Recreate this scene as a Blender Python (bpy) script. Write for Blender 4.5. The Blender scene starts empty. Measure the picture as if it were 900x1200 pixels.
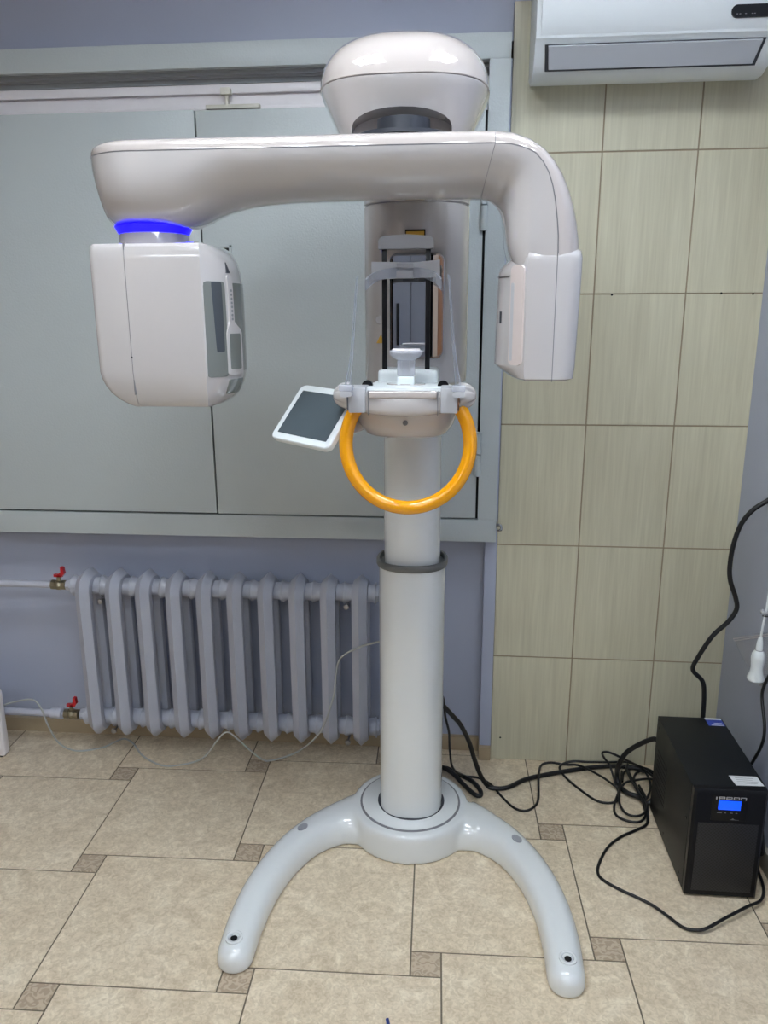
import bpy, bmesh, math, random
from mathutils import Vector, Matrix, noise
random.seed(7)
PI = math.pi
sc = bpy.context.scene
col = sc.collection

# ------------------------------------------------------------------ materials
def srgb(h):
    def f(c):
        c /= 255.0
        return c / 12.92 if c <= 0.04045 else ((c + 0.055) / 1.055) ** 2.4
    return tuple(f(c) for c in h)

def mat(name, rgb, rough=0.5, metal=0.0, coat=0.0, var=0.03, scale=30.0, bump=0.0, bscale=200.0,
        trans=0.0, emit=None, estr=0.0, ior=1.45, coat_rough=0.03, spec=0.5):
    m = bpy.data.materials.new(name); m.use_nodes = True
    nt = m.node_tree; N = nt.nodes; L = nt.links
    b = N['Principled BSDF']
    tc = N.new('ShaderNodeTexCoord')
    nz = N.new('ShaderNodeTexNoise'); nz.inputs['Scale'].default_value = scale; nz.inputs['Detail'].default_value = 4
    L.new(tc.outputs['Object'], nz.inputs['Vector'])
    c = srgb(rgb)
    mix = N.new('ShaderNodeMix'); mix.data_type = 'RGBA'
    mix.inputs[6].default_value = tuple(max(0, x * (1 - var)) for x in c) + (1,)
    mix.inputs[7].default_value = tuple(min(1, x * (1 + var)) for x in c) + (1,)
    L.new(nz.outputs['Fac'], mix.inputs[0]); L.new(mix.outputs[2], b.inputs['Base Color'])
    b.inputs['Roughness'].default_value = rough; b.inputs['Metallic'].default_value = metal
    b.inputs['Coat Weight'].default_value = coat; b.inputs['Coat Roughness'].default_value = coat_rough
    b.inputs['IOR'].default_value = ior
    b.inputs['Specular IOR Level'].default_value = spec
    b.inputs['Transmission Weight'].default_value = trans
    if emit:
        b.inputs['Emission Color'].default_value = srgb(emit) + (1,)
        b.inputs['Emission Strength'].default_value = estr
    if bump:
        n2 = N.new('ShaderNodeTexNoise'); n2.inputs['Scale'].default_value = bscale; n2.inputs['Detail'].default_value = 3
        L.new(tc.outputs['Object'], n2.inputs['Vector'])
        bp = N.new('ShaderNodeBump'); bp.inputs['Strength'].default_value = bump; bp.inputs['Distance'].default_value = 0.002
        L.new(n2.outputs['Fac'], bp.inputs['Height']); L.new(bp.outputs['Normal'], b.inputs['Normal'])
    return m

M = {}
M['white'] = mat('white_gloss_plastic', (188, 184, 183), 0.06, coat=1.0, var=0.01, ior=1.5, coat_rough=0.015)
M['lid'] = mat('white_lid_plastic', (186, 178, 174), 0.06, coat=1.0, var=0.01, ior=1.5, coat_rough=0.015)
M['ltgrey'] = mat('light_grey_plastic', (176, 177, 181), 0.35, var=0.02)
M['midgrey'] = mat('mid_grey_plastic', (150, 151, 156), 0.4, var=0.02)
M['darkgrey'] = mat('dark_grey_plastic', (52, 55, 62), 0.35, var=0.04)
M['seam'] = mat('seam_grey', (120, 120, 124), 0.5)
M['collar'] = mat('collar_rubber', (98, 99, 98), 0.45)
M['black'] = mat('black_plastic', (10, 11, 15), 0.34, var=0.05, spec=0.3)
M['ups_metal'] = mat('black_painted_steel', (19, 22, 25), 0.42, var=0.05, bump=0.15, bscale=500, spec=0.3)
M['cable'] = mat('black_cable_rubber', (16, 17, 20), 0.42, var=0.05)
M['greycable'] = mat('grey_cable_sheath', (172, 174, 172), 0.45)
M['white2'] = mat('white_painted_metal', (216, 219, 219), 0.07, coat=0.9, var=0.01, coat_rough=0.02)  # painted white brightened to make up for weak light low down
M['yellow'] = mat('yellow_gloss_plastic', (228, 154, 6), 0.14, coat=0.5, var=0.02)
M['clear'] = mat('clear_acrylic', (248, 250, 252), 0.03, trans=1.0, ior=1.2, var=0.0)
M['frost'] = mat('frosted_acrylic', (225, 226, 232), 0.18, trans=0.55, ior=1.3, var=0.01)
M['chrome'] = mat('chrome', (210, 212, 215), 0.12, metal=1.0, var=0.02)
M['steel'] = mat('dull_steel', (170, 170, 172), 0.3, metal=1.0, var=0.06)
M['brass'] = mat('nickel_brass', (150, 142, 120), 0.35, metal=0.9, var=0.1)
M['mirror'] = mat('mirror_glass', (222, 224, 228), 0.01, metal=1.0, var=0.0)
M['red'] = mat('red_enamel', (190, 24, 36), 0.3, coat=0.3)
M['screen'] = mat('dark_lcd_glass', (78, 88, 94), 0.1, var=0.04, spec=0.6)
M['smoke'] = mat('smoked_window', (112, 116, 112), 0.08, coat=0.6, var=0.02)
M['smokedark'] = mat('smoked_window_dark', (66, 72, 78), 0.1, coat=0.5, var=0.03)
M['beige'] = mat('beige_window_strip', (206, 194, 190), 0.12, coat=0.5, var=0.01)
M['blueglow'] = mat('blue_light_ring', (10, 10, 200), 0.4, emit=(18, 6, 255), estr=3.4, var=0.0)
M['bluelcd'] = mat('blue_lcd', (10, 60, 220), 0.3, emit=(6, 82, 255), estr=1.35, var=0.0)
M['cab'] = mat('grey_painted_steel', (180, 188, 190), 0.38, var=0.02, scale=4, bump=0.35, bscale=160)
M['cabdark'] = mat('cabinet_inside_grey', (158, 164, 168), 0.4)
M['pvc'] = mat('white_pvc', (236, 232, 234), 0.4)
M['rad'] = mat('radiator_enamel', (176, 179, 191), 0.32, coat=0.15, var=0.02, bump=0.3, bscale=120)
M['pipe'] = mat('pipe_enamel', (188, 191, 204), 0.35)
M['purple'] = mat('lavender_wall_paint', (168, 175, 195), 0.42, var=0.02, scale=2.5, bump=0.06, bscale=90)
M['ac'] = mat('air_conditioner_white', (226, 232, 234), 0.36, var=0.01)
M['ac_low'] = mat('air_conditioner_louver', (178, 182, 188), 0.4, var=0.01)  # louver colour darkened to paint in shade on its downward slope
M['label'] = mat('paper_label', (206, 208, 210), 0.5)
M['labelblue'] = mat('blue_label', (44, 66, 160), 0.4)
M['amber'] = mat('amber_label', (205, 160, 58), 0.45)
M['logo'] = mat('silver_lettering', (205, 205, 208), 0.3, metal=0.4)
M['print'] = mat('grey_print', (120, 122, 126), 0.5)
M['baseb'] = mat('beige_baseboard', (168, 152, 126), 0.4, var=0.08, scale=20)
M['basebgrey'] = mat('grey_baseboard', (150, 146, 136), 0.4, var=0.08, scale=20)
M['ceil'] = mat('white_ceiling', (200, 196, 192), 0.8, var=0.01)
M['cream'] = mat('cream_wall_paint', (168, 152, 140), 0.7, var=0.02, scale=3)
M['wood'] = mat('brown_wood', (150, 104, 74), 0.4, var=0.15, scale=12)
M['wardrobe'] = mat('wardrobe_grey', (122, 126, 138), 0.45, var=0.02)
M['lamp'] = mat('lamp_tube', (255, 255, 255), 0.5, emit=(240, 248, 255), estr=62.0, var=0.0)  # rear row tubes, added to light the recess above the shutter doors
M['lamp_near'] = mat('lamp_tube_near', (255, 255, 255), 0.5, emit=(238, 247, 255), estr=40.0, var=0.0)
M['lamp_left'] = mat('lamp_tube_left', (255, 255, 255), 0.5, emit=(238, 247, 255), estr=54.0, var=0.0)  # left near tubes, added to brighten the steel shutters
M['lamp_mid'] = mat('lamp_tube_middle', (255, 255, 255), 0.5, emit=(232, 245, 255), estr=44.0, var=0.0)
M['louver'] = mat('lamp_louver', (225, 227, 230), 0.2, metal=0.8, var=0.02)
M['bag'] = mat('clear_polythene', (235, 236, 242), 0.12, trans=1.0, ior=1.08, var=0.0)
def film_mat():
    m = bpy.data.materials.new('clear_polythene_film'); m.use_nodes = True
    nt = m.node_tree; N = nt.nodes; L = nt.links; b = N['Principled BSDF']; out = N['Material Output']
    b.inputs['Base Color'].default_value = (0.8, 0.8, 0.84, 1); b.inputs['Roughness'].default_value = 0.16
    tr = N.new('ShaderNodeBsdfTransparent'); tr.inputs[0].default_value = (0.97, 0.97, 0.98, 1)
    tc = N.new('ShaderNodeTexCoord'); nz = N.new('ShaderNodeTexNoise'); nz.inputs['Scale'].default_value = 22
    L.new(tc.outputs['Object'], nz.inputs['Vector'])
    mr = N.new('ShaderNodeMapRange'); mr.inputs[3].default_value = 0.05; mr.inputs[4].default_value = 0.30
    L.new(nz.outputs['Fac'], mr.inputs[0])
    mx = N.new('ShaderNodeMixShader'); L.new(mr.outputs[0], mx.inputs[0]); L.new(tr.outputs[0], mx.inputs[1]); L.new(b.outputs[0], mx.inputs[2])
    L.new(mx.outputs[0], out.inputs[0]); return m
M['bag'] = film_mat()
def acrylic_mat(name, tint, lo, hi, rough):
    m = bpy.data.materials.new(name); m.use_nodes = True
    nt = m.node_tree; N = nt.nodes; L = nt.links; b = N['Principled BSDF']; out = N['Material Output']
    b.inputs['Roughness'].default_value = rough
    tc = N.new('ShaderNodeTexCoord'); nz = N.new('ShaderNodeTexNoise'); nz.inputs['Scale'].default_value = 40
    L.new(tc.outputs['Object'], nz.inputs['Vector'])
    mc = N.new('ShaderNodeMix'); mc.data_type = 'RGBA'; mc.inputs[6].default_value = srgb(tint) + (1,); mc.inputs[7].default_value = srgb(tuple(min(255, t + 8) for t in tint)) + (1,)
    L.new(nz.outputs['Fac'], mc.inputs[0]); L.new(mc.outputs[2], b.inputs['Base Color'])
    tr = N.new('ShaderNodeBsdfTransparent'); tr.inputs[0].default_value = (0.93, 0.94, 0.96, 1)
    lw = N.new('ShaderNodeLayerWeight'); lw.inputs[0].default_value = 0.35
    mr = N.new('ShaderNodeMapRange'); mr.inputs[3].default_value = lo; mr.inputs[4].default_value = hi
    L.new(lw.outputs['Facing'], mr.inputs[0])
    mx = N.new('ShaderNodeMixShader'); L.new(mr.outputs[0], mx.inputs[0]); L.new(tr.outputs[0], mx.inputs[1]); L.new(b.outputs[0], mx.inputs[2])
    L.new(mx.outputs[0], out.inputs[0]); return m
M['clear'] = acrylic_mat('clear_acrylic_blade', (190, 195, 206), 0.05, 0.85, 0.05)
M['frost'] = acrylic_mat('frosted_acrylic', (206, 208, 216), 0.45, 0.85, 0.12)
M['pen'] = mat('blue_pen_plastic', (28, 52, 120), 0.3)

def tile_wall_mat():
    m = bpy.data.materials.new('beige_wall_tile'); m.use_nodes = True
    nt = m.node_tree; N = nt.nodes; L = nt.links; b = N['Principled BSDF']
    tc = N.new('ShaderNodeTexCoord'); at = N.new('ShaderNodeAttribute'); at.attribute_name = 'tile_random'
    add = N.new('ShaderNodeVectorMath'); add.operation = 'ADD'
    sca = N.new('ShaderNodeVectorMath'); sca.operation = 'SCALE'; sca.inputs['Scale'].default_value = 37.0
    L.new(at.outputs['Vector'], sca.inputs[0]); L.new(tc.outputs['Object'], add.inputs[0]); L.new(sca.outputs[0], add.inputs[1])
    mp = N.new('ShaderNodeMapping'); mp.inputs['Scale'].default_value = (150, 150, 5)
    L.new(add.outputs[0], mp.inputs['Vector'])
    n1 = N.new('ShaderNodeTexNoise'); n1.inputs['Scale'].default_value = 1.0; n1.inputs['Detail'].default_value = 5; n1.inputs['Distortion'].default_value = 0.4
    L.new(mp.outputs[0], n1.inputs['Vector'])
    mp2 = N.new('ShaderNodeMapping'); mp2.inputs['Scale'].default_value = (26, 26, 2)
    L.new(add.outputs[0], mp2.inputs['Vector'])
    n2 = N.new('ShaderNodeTexNoise'); n2.inputs['Scale'].default_value = 1.0; n2.inputs['Detail'].default_value = 3
    L.new(mp2.outputs[0], n2.inputs['Vector'])
    mx = N.new('ShaderNodeMath'); mx.operation = 'ADD'; L.new(n1.outputs['Fac'], mx.inputs[0]); L.new(n2.outputs['Fac'], mx.inputs[1])
    cr = N.new('ShaderNodeValToRGB'); e = cr.color_ramp.elements
    e[0].position = 0.68; e[0].color = srgb((186, 181, 157)) + (1,)
    e[1].position = 1.28; e[1].color = srgb((204, 200, 176)) + (1,)
    mm = N.new('ShaderNodeMath'); mm.operation = 'MULTIPLY'; mm.inputs[1].default_value = 1.0
    L.new(mx.outputs[0], mm.inputs[0])
    mr = N.new('ShaderNodeMapRange'); mr.inputs[1].default_value = 0.68; mr.inputs[2].default_value = 1.32
    L.new(mm.outputs[0], mr.inputs[0]); e[0].position = 0.0; e[1].position = 1.0
    L.new(mr.outputs[0], cr.inputs[0]); L.new(cr.outputs[0], b.inputs['Base Color'])
    b.inputs['Roughness'].default_value = 0.33
    return m
M['walltile'] = tile_wall_mat()
M['wallgrout'] = mat('wall_grout', (148, 134, 112), 0.8)

def floor_mat():
    m = bpy.data.materials.new('beige_stone_tile'); m.use_nodes = True
    nt = m.node_tree; N = nt.nodes; L = nt.links; b = N['Principled BSDF']
    tc = N.new('ShaderNodeTexCoord'); at = N.new('ShaderNodeAttribute'); at.attribute_name = 'tile_random'
    sca = N.new('ShaderNodeVectorMath'); sca.operation = 'SCALE'; sca.inputs['Scale'].default_value = 31.0
    add = N.new('ShaderNodeVectorMath'); add.operation = 'ADD'
    L.new(at.outputs['Vector'], sca.inputs[0]); L.new(tc.outputs['Object'], add.inputs[0]); L.new(sca.outputs[0], add.inputs[1])
    n1 = N.new('ShaderNodeTexNoise'); n1.inputs['Scale'].default_value = 16; n1.inputs['Detail'].default_value = 9
    n1.inputs['Roughness'].default_value = 0.72; n1.inputs['Distortion'].default_value = 1.2
    n2 = N.new('ShaderNodeTexNoise'); n2.inputs['Scale'].default_value = 75; n2.inputs['Detail'].default_value = 6; n2.inputs['Distortion'].default_value = 1.4
    for n in (n1, n2): L.new(add.outputs[0], n.inputs['Vector'])
    cr = N.new('ShaderNodeValToRGB'); e = cr.color_ramp.elements
    e[0].position = 0.28; e[0].color = srgb((198, 180, 154)) + (1,)
    e[1].position = 0.66; e[1].color = srgb((232, 219, 195)) + (1,)
    k = e.new(0.5); k.color = srgb((217, 201, 175)) + (1,)
    L.new(n1.outputs['Fac'], cr.inputs[0])
    cr2 = N.new('ShaderNodeValToRGB'); e = cr2.color_ramp.elements
    e[0].position = 0.38; e[0].color = (0.78, 0.755, 0.72, 1); e[1].position = 0.6; e[1].color = (1, 1, 1, 1)
    L.new(n2.outputs['Fac'], cr2.inputs[0])
    mix = N.new('ShaderNodeMix'); mix.data_type = 'RGBA'; mix.blend_type = 'MULTIPLY'; mix.inputs[0].default_value = 0.8
    L.new(cr.outputs[0], mix.inputs[6]); L.new(cr2.outputs[0], mix.inputs[7]); L.new(mix.outputs[2], b.inputs['Base Color'])
    rr = N.new('ShaderNodeMapRange'); rr.inputs[3].default_value = 0.28; rr.inputs[4].default_value = 0.46
    L.new(n2.outputs['Fac'], rr.inputs[0]); L.new(rr.outputs[0], b.inputs['Roughness'])
    bp = N.new('ShaderNodeBump'); bp.inputs['Strength'].default_value = 0.12; bp.inputs['Distance'].default_value = 0.002
    L.new(n2.outputs['Fac'], bp.inputs['Height']); L.new(bp.outputs[0], b.inputs['Normal'])
    return m
M['floortile'] = floor_mat()
def insert_mat():
    m = bpy.data.materials.new('brown_scroll_insert_tile'); m.use_nodes = True
    nt = m.node_tree; N = nt.nodes; L = nt.links; b = N['Principled BSDF']
    tc = N.new('ShaderNodeTexCoord')
    wv = N.new('ShaderNodeTexWave'); wv.wave_type = 'RINGS'; wv.rings_direction = 'SPHERICAL'; wv.inputs['Scale'].default_value = 9
    wv.inputs['Distortion'].default_value = 14; wv.inputs['Detail'].default_value = 1.5; wv.inputs['Detail Scale'].default_value = 5
    L.new(tc.outputs['Object'], wv.inputs['Vector'])
    cr = N.new('ShaderNodeValToRGB'); e = cr.color_ramp.elements
    e[0].position = 0.3; e[0].color = srgb((164, 146, 124)) + (1,); e[1].position = 0.75; e[1].color = srgb((186, 169, 146)) + (1,)
    L.new(wv.outputs['Fac'], cr.inputs[0]); L.new(cr.outputs[0], b.inputs['Base Color'])
    bp = N.new('ShaderNodeBump'); bp.inputs['Strength'].default_value = 0.4; bp.inputs['Distance'].default_value = 0.002
    L.new(wv.outputs['Fac'], bp.inputs['Height']); L.new(bp.outputs[0], b.inputs['Normal'])
    b.inputs['Roughness'].default_value = 0.42
    return m
M['insert'] = insert_mat()
M['floorgrout'] = mat('floor_grout', (108, 98, 84), 0.85)
def grille_mat():
    m = bpy.data.materials.new('perforated_black_grille'); m.use_nodes = True
    nt = m.node_tree; N = nt.nodes; L = nt.links; b = N['Principled BSDF']
    tc = N.new('ShaderNodeTexCoord')
    mp = N.new('ShaderNodeMapping'); mp.inputs['Scale'].default_value = (150, 150, 150); mp.inputs['Rotation'].default_value = (0, PI / 4, 0)
    L.new(tc.outputs['Object'], mp.inputs[0])
    vo = N.new('ShaderNodeTexVoronoi'); vo.inputs['Randomness'].default_value = 0.0; vo.inputs['Scale'].default_value = 1.0
    L.new(mp.outputs[0], vo.inputs['Vector'])
    cr = N.new('ShaderNodeValToRGB'); e = cr.color_ramp.elements
    e[0].position = 0.42; e[0].color = (0.002, 0.002, 0.003, 1); e[1].position = 0.52; e[1].color = (0.014, 0.015, 0.019, 1)
    L.new(vo.outputs['Distance'], cr.inputs[0]); L.new(cr.outputs[0], b.inputs['Base Color'])
    b.inputs['Roughness'].default_value = 0.45
    bp = N.new('ShaderNodeBump'); bp.inputs['Strength'].default_value = 0.5; bp.inputs['Distance'].default_value = 0.002
    L.new(cr.outputs[0], bp.inputs['Height']); L.new(bp.outputs[0], b.inputs['Normal'])
    return m
M['grille'] = grille_mat()

# ------------------------------------------------------------------ helpers
def root_loc(o):
    v = Vector((0, 0, 0))
    while o is not None:
        v += o.location; o = o.parent
    return v

def finish(me, m, ang=35):
    for p in me.polygons: p.use_smooth = True
    me.set_sharp_from_angle(angle=math.radians(ang))
    for x in (m if isinstance(m, (list, tuple)) else [m]): me.materials.append(x)

def obj(name, bm, m, parent=None, ang=35):
    """link bm (world coordinates) as ONE mesh object, under parent when given"""
    me = bpy.data.meshes.new(name)
    bmesh.ops.recalc_face_normals(bm, faces=bm.faces)
    if parent is None:
        xs = [v.co.x for v in bm.verts]; ys = [v.co.y for v in bm.verts]; zs = [v.co.z for v in bm.verts]
        base = Vector(((min(xs) + max(xs)) / 2, (min(ys) + max(ys)) / 2, min(zs)))
    else:
        base = root_loc(parent)
    for v in bm.verts: v.co -= base
    bm.to_mesh(me); bm.free(); finish(me, m, ang)
    o = bpy.data.objects.new(name, me); col.objects.link(o)
    if parent is None: o.location = base
    else: o.parent = parent
    return o

def tag(o, label, cat, group=None):
    o['label'] = label; o['category'] = cat
    if group: o['group'] = group
    return o
def thing(name, loc, label, cat, group=None):
    o = bpy.data.objects.new(name, None); o.empty_display_size = 0.05; o.location = loc; col.objects.link(o)
    return tag(o, label, cat, group)
def struct(o):
    o['kind'] = 'structure'; return o

def B(): return bmesh.new()

def box(bm, x0, x1, y0, y1, z0, z1, r=0.0, seg=2, mi=0):
    v = [bm.verts.new((x, y, z)) for x in (x0, x1) for y in (y0, y1) for z in (z0, z1)]
    idx = [(0, 1, 3, 2), (4, 6, 7, 5), (0, 4, 5, 1), (2, 3, 7, 6), (0, 2, 6, 4), (1, 5, 7, 3)]
    fs = [bm.faces.new([v[i] for i in t]) for t in idx]
    for f in fs: f.material_index = mi
    if r > 0:
        es = list({e for f in fs for e in f.edges})
        bmesh.ops.bevel(bm, geom=es, offset=r, segments=seg, profile=0.6, affect='EDGES', clamp_overlap=True)
    return bm

def loft(bm, rings, cap0=True, cap1=True, closed=True, mi=0):
    R = [[bm.verts.new(p) for p in r] for r in rings]
    n = len(R[0])
    for a, b in zip(R, R[1:]):
        for i in range(n if closed else n - 1):
            j = (i + 1) % n
            f = bm.faces.new((a[i], a[j], b[j], b[i])); f.material_index = mi
    if closed and cap0: bm.faces.new(list(reversed(R[0]))).material_index = mi
    if closed and cap1: bm.faces.new(R[-1]).material_index = mi
    return bm

def se(cx, cy, a, b, p, n=48):
    """superellipse points (cx,cy) half sizes a,b exponent p"""
    out = []
    for i in range(n):
        t = 2 * PI * i / n; c, s = math.cos(t), math.sin(t)
        out.append((cx + a * math.copysign(abs(c) ** (2 / p), c), cy + b * math.copysign(abs(s) ** (2 / p), s)))
    return out

def lathe(bm, prof, c, axis='Z', n=40, mi=0):
    """prof: (radius, height) pairs; axis of revolution through c"""
    rings = []
    for r, h in prof:
        ring = []
        for i in range(n):
            t = 2 * PI * i / n; a, b = max(r, 1e-5) * math.cos(t), max(r, 1e-5) * math.sin(t)
            if axis == 'Z': ring.append((c[0] + a, c[1] + b, c[2] + h))
            elif axis == 'Y': ring.append((c[0] + a, c[1] + h, c[2] + b))
            else: ring.append((c[0] + h, c[1] + a, c[2] + b))
        rings.append(ring)
    return loft(bm, rings, mi=mi)

def smooth_path(pts, sub=6):
    P = [Vector(p) for p in pts]; out = []
    for i in range(len(P) - 1):
        p0 = P[i - 1] if i else P[0] * 2 - P[1]; p1, p2 = P[i], P[i + 1]
        p3 = P[i + 2] if i + 2 < len(P) else P[-1] * 2 - P[-2]
        for k in range(sub):
            t = k / sub
            out.append(0.5 * ((2 * p1) + (p2 - p0) * t + (2 * p0 - 5 * p1 + 4 * p2 - p3) * t * t + (3 * p1 - p0 - 3 * p2 + p3) * t ** 3))
    out.append(P[-1]); return out

def tube(bm, pts, r, n=10, sub=6, smooth=True):
    P = smooth_path(pts, sub) if smooth else [Vector(p) for p in pts]
    rings = []; ref = None
    for i, p in enumerate(P):
        t = (P[min(i + 1, len(P) - 1)] - P[max(i - 1, 0)]).normalized()
        if ref is None:
            ref = t.orthogonal().normalized()
        ref = (ref - t * ref.dot(t)).normalized(); bi = t.cross(ref)
        rr = r(i / (len(P) - 1)) if callable(r) else r
        rings.append([p + (ref * math.cos(2 * PI * k / n) + bi * math.sin(2 * PI * k / n)) * rr for k in range(n)])
    return loft(bm, rings)

def prism_y(bm, pts, y0, y1, mi=0):
    return loft(bm, [[(x, y0, z) for x, z in pts], [(x, y1, z) for x, z in pts]], mi=mi)
def prism_z(bm, pts, z0, z1, mi=0):
    return loft(bm, [[(x, y, z0) for x, y in pts], [(x, y, z1) for x, y in pts]], mi=mi)
def rrect(cx, cz, hw, hh, r, n=5):
    out = []
    for sx, sz, a0 in ((1, 1, 0), (-1, 1, 90), (-1, -1, 180), (1, -1, 270)):
        for k in range(n + 1):
            a = math.radians(a0 + 90 * k / n)
            out.append((cx + sx * (hw - r) + r * math.cos(a), cz + sz * (hh - r) + r * math.sin(a)))
    return out
def bevel_all(bm, r, seg=2, ang=30):
    es = [e for e in bm.edges if len(e.link_faces) == 2 and e.calc_face_angle(0) > math.radians(ang)]
    bmesh.ops.bevel(bm, geom=es, offset=r, segments=seg, profile=0.6, affect='EDGES', clamp_overlap=True)
    return bm
def evaluated(o):
    """apply the modifiers of o without operators"""
    dg = bpy.context.evaluated_depsgraph_get()
    me = bpy.data.meshes.new_from_object(o.evaluated_get(dg)); old = o.data
    o.modifiers.clear(); o.data = me; bpy.data.meshes.remove(old); return o

# ------------------------------------------------------------------ camera
cam = bpy.data.cameras.new('camera'); co = bpy.data.objects.new('camera', cam); col.objects.link(co)
r_ = Vector((0.9959, 0.0901, -0.0039)); u_ = Vector((-0.0183, 0.2448, 0.9694)); f_ = Vector((-0.0883, 0.9654, -0.2454))
co.matrix_world = Matrix(((r_.x, u_.x, -f_.x, 0), (r_.y, u_.y, -f_.y, 0), (r_.z, u_.z, -f_.z, 1.54), (0, 0, 0, 1)))
cam.sensor_fit = 'VERTICAL'; cam.sensor_height = 36; cam.sensor_width = 27; cam.lens = 36 * 916.49 / 1200
cam.clip_start = 0.02
sc.camera = co

# ------------------------------------------------------------------ setting
WX, PY, NY, UY = 0.908, 2.515, 2.578, 2.535
ZC = 2.78; XL = -2.6; YF = -4.4

def floor():
    bm = B(); lay = bm.faces.layers.float_vector.new('tile_random')
    a, b = 0.4524, 0.0748; ox, oy, rot = -1.1571, 2.3495, 0.0240
    c, s = math.cos(rot), math.sin(rot); g = 0.0021
    def quad(x0, x1, y0, y1, mi):
        pts = [(x0 + g, y0 + g), (x1 - g, y0 + g), (x1 - g, y1 - g), (x0 + g, y1 - g)]
        w = [(ox + c * x - s * y, oy + s * x + c * y) for x, y in pts]
        if max(p[0] for p in w) < XL - .1 or min(p[0] for p in w) > WX + .05 or max(p[1] for p in w) < YF - .1 or min(p[1] for p in w) > 2.62: return
        top = [bm.verts.new((x, y, 0)) for x, y in w]
        f = bm.faces.new(top); f.material_index = mi; f[lay] = (random.random(), random.random(), random.random())
        lo = [bm.verts.new((x, y, -0.004)) for x, y in w]
        for i in range(4):
            q = bm.faces.new((top[i], lo[i], lo[(i + 1) % 4], top[(i + 1) % 4])); q.material_index = mi; q[lay] = f[lay]
    for i in range(-16, 18):
        for j in range(-16, 18):
            x = i * a + j * b; y = i * b - j * a
            quad(x, x + b, y - b, y, 1)                   # scroll insert
            quad(x + b, x + b + a, y - a, y, 0)               # large tile to the right of it
    v = [bm.verts.new(p) for p in ((XL - .3, YF - .3, -.0012), (WX + .3, YF - .3, -.0012), (WX + .3, 2.8, -.0012), (XL - .3, 2.8, -.0012))]
    bm.faces.new(v).material_index = 2
    o = obj('floor', bm, [M['floortile'], M['insert'], M['floorgrout']])
    return struct(o)
floor()

def plainbox(name, x0, x1, y0, y1, z0, z1, m, r=0.0):
    bm = B(); box(bm, x0, x1, y0, y1, z0, z1, r); return struct(obj(name, bm, m))

# tiled pier on the right of the back wall
def tiled_wall():
    bm = B(); lay = bm.faces.layers.float_vector.new('tile_random')
    tw, th, x0 = 0.2717, 0.3998, 0.4132 - 0.2717; g = 0.0014
    for i in range(0, 4):
        for j in range(0, 6):
            xa, xb = x0 + i * tw + g, min(x0 + (i + 1) * tw - g, WX + 0.01)
            if i == 0: xa = 0.147
            za, zb = 1.996 - 4 * th - th + j * th + g, 1.996 - 4 * th - th + (j + 1) * th - g
            za = max(za, 0.0)
            if xb <= xa or zb <= za + .01: continue
            rr = (random.random(), random.random(), random.random())
            e = 0.0012
            o4 = [bm.verts.new(p) for p in ((xa, PY + .004, za), (xb, PY + .004, za), (xb, PY + .004, zb), (xa, PY + .004, zb))]
            i4 = [bm.verts.new(p) for p in ((xa + e, PY, za + e), (xb - e, PY, za + e), (xb - e, PY, zb - e), (xa + e, PY, zb - e))]
            f = bm.faces.new(i4); f[lay] = rr
            for k in range(4):
                q = bm.faces.new((o4[k], o4[(k + 1) % 4], i4[(k + 1) % 4], i4[k])); q[lay] = rr
    box(bm, 0.1475, WX + .02, PY + .0016, 2.66, 0, 2.394, mi=1)
    for x, z in ((0.467, 1.594), (0.788, 1.596), (0.880, 1.594), (0.18, 0.085)):   # old drill holes
        r = 0.0035
        vs = [bm.verts.new((x + r * math.cos(t * PI / 4), PY - .0006, z + r * math.sin(t * PI / 4))) for t in range(8)]
        bm.faces.new(vs).material_index = 2
    return struct(obj('wall_back_tiled', bm, [M['walltile'], M['wallgrout'], M['black']], ang=20))
tiled_wall()
plainbox('wall_back_upper', XL, 0.1485, UY, 2.66, 2.2985, ZC, M['purple'])
plainbox('wall_back_right_top', 0.1485, WX + .02, UY, 2.66, 2.3945, ZC, M['purple'])
plainbox('wall_back_niche', XL, 0.1075, NY, 2.66, 0, 2.14, M['purple'])
plainbox('wall_back_step', 0.1075, 0.1465, PY + .002, 2.66, 0, 2.25, M['purple'])
plainbox('wall_right', WX, WX + .1, YF, 2.66, 0, ZC, M['purple'])
plainbox('wall_left', XL - .1, XL, YF, 2.66, 0, ZC, M['cream'])
plainbox('wall_front', XL - .1, WX + .1, YF - .1, YF, 0, ZC, M['cream'])
plainbox('ceiling', XL - .1, WX + .1, YF - .1, 2.66, ZC, ZC + .1, M['ceil'])
bm = B(); box(bm, XL, 0.106, 2.560, NY, 0.0, 0.055, 0.003); box(bm, 0.104, 0.1465, 2.500, 2.56, 0.0, 0.0505, 0.003)
struct(obj('baseboard_back', bm, M['baseb']))
plainbox('baseboard_right', WX - .014, WX, YF, PY - .001, 0, 0.065, M['basebgrey'], 0.003)

# window behind the steel shutters: white frame seen through the gap above the doors
bm = B()
box(bm, XL + .5, 0.1, 2.545, 2.66, 2.120, 2.215, 0)
box(bm, XL + .5, 0.1, 2.532, 2.548, 2.184, 2.210, 0.003)
box(bm, XL + .5, 0.1, 2.540, 2.548, 2.130, 2.150, 0.002)
w1 = struct(obj('window_1', bm, M['pvc']))
bm = B(); box(bm, -0.715, -0.685, 2.510, 2.535, 2.176, 2.196, 0.004); box(bm, -0.704, -0.696, 2.52, 2.54, 2.150, 2.178, 0.001)
box(bm, -0.765, -0.600, 2.522, 2.545, 2.140, 2.152, 0.002)
obj('window_catch', bm, mat('ivory_plastic', (215, 211, 198), 0.4), w1)

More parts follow.
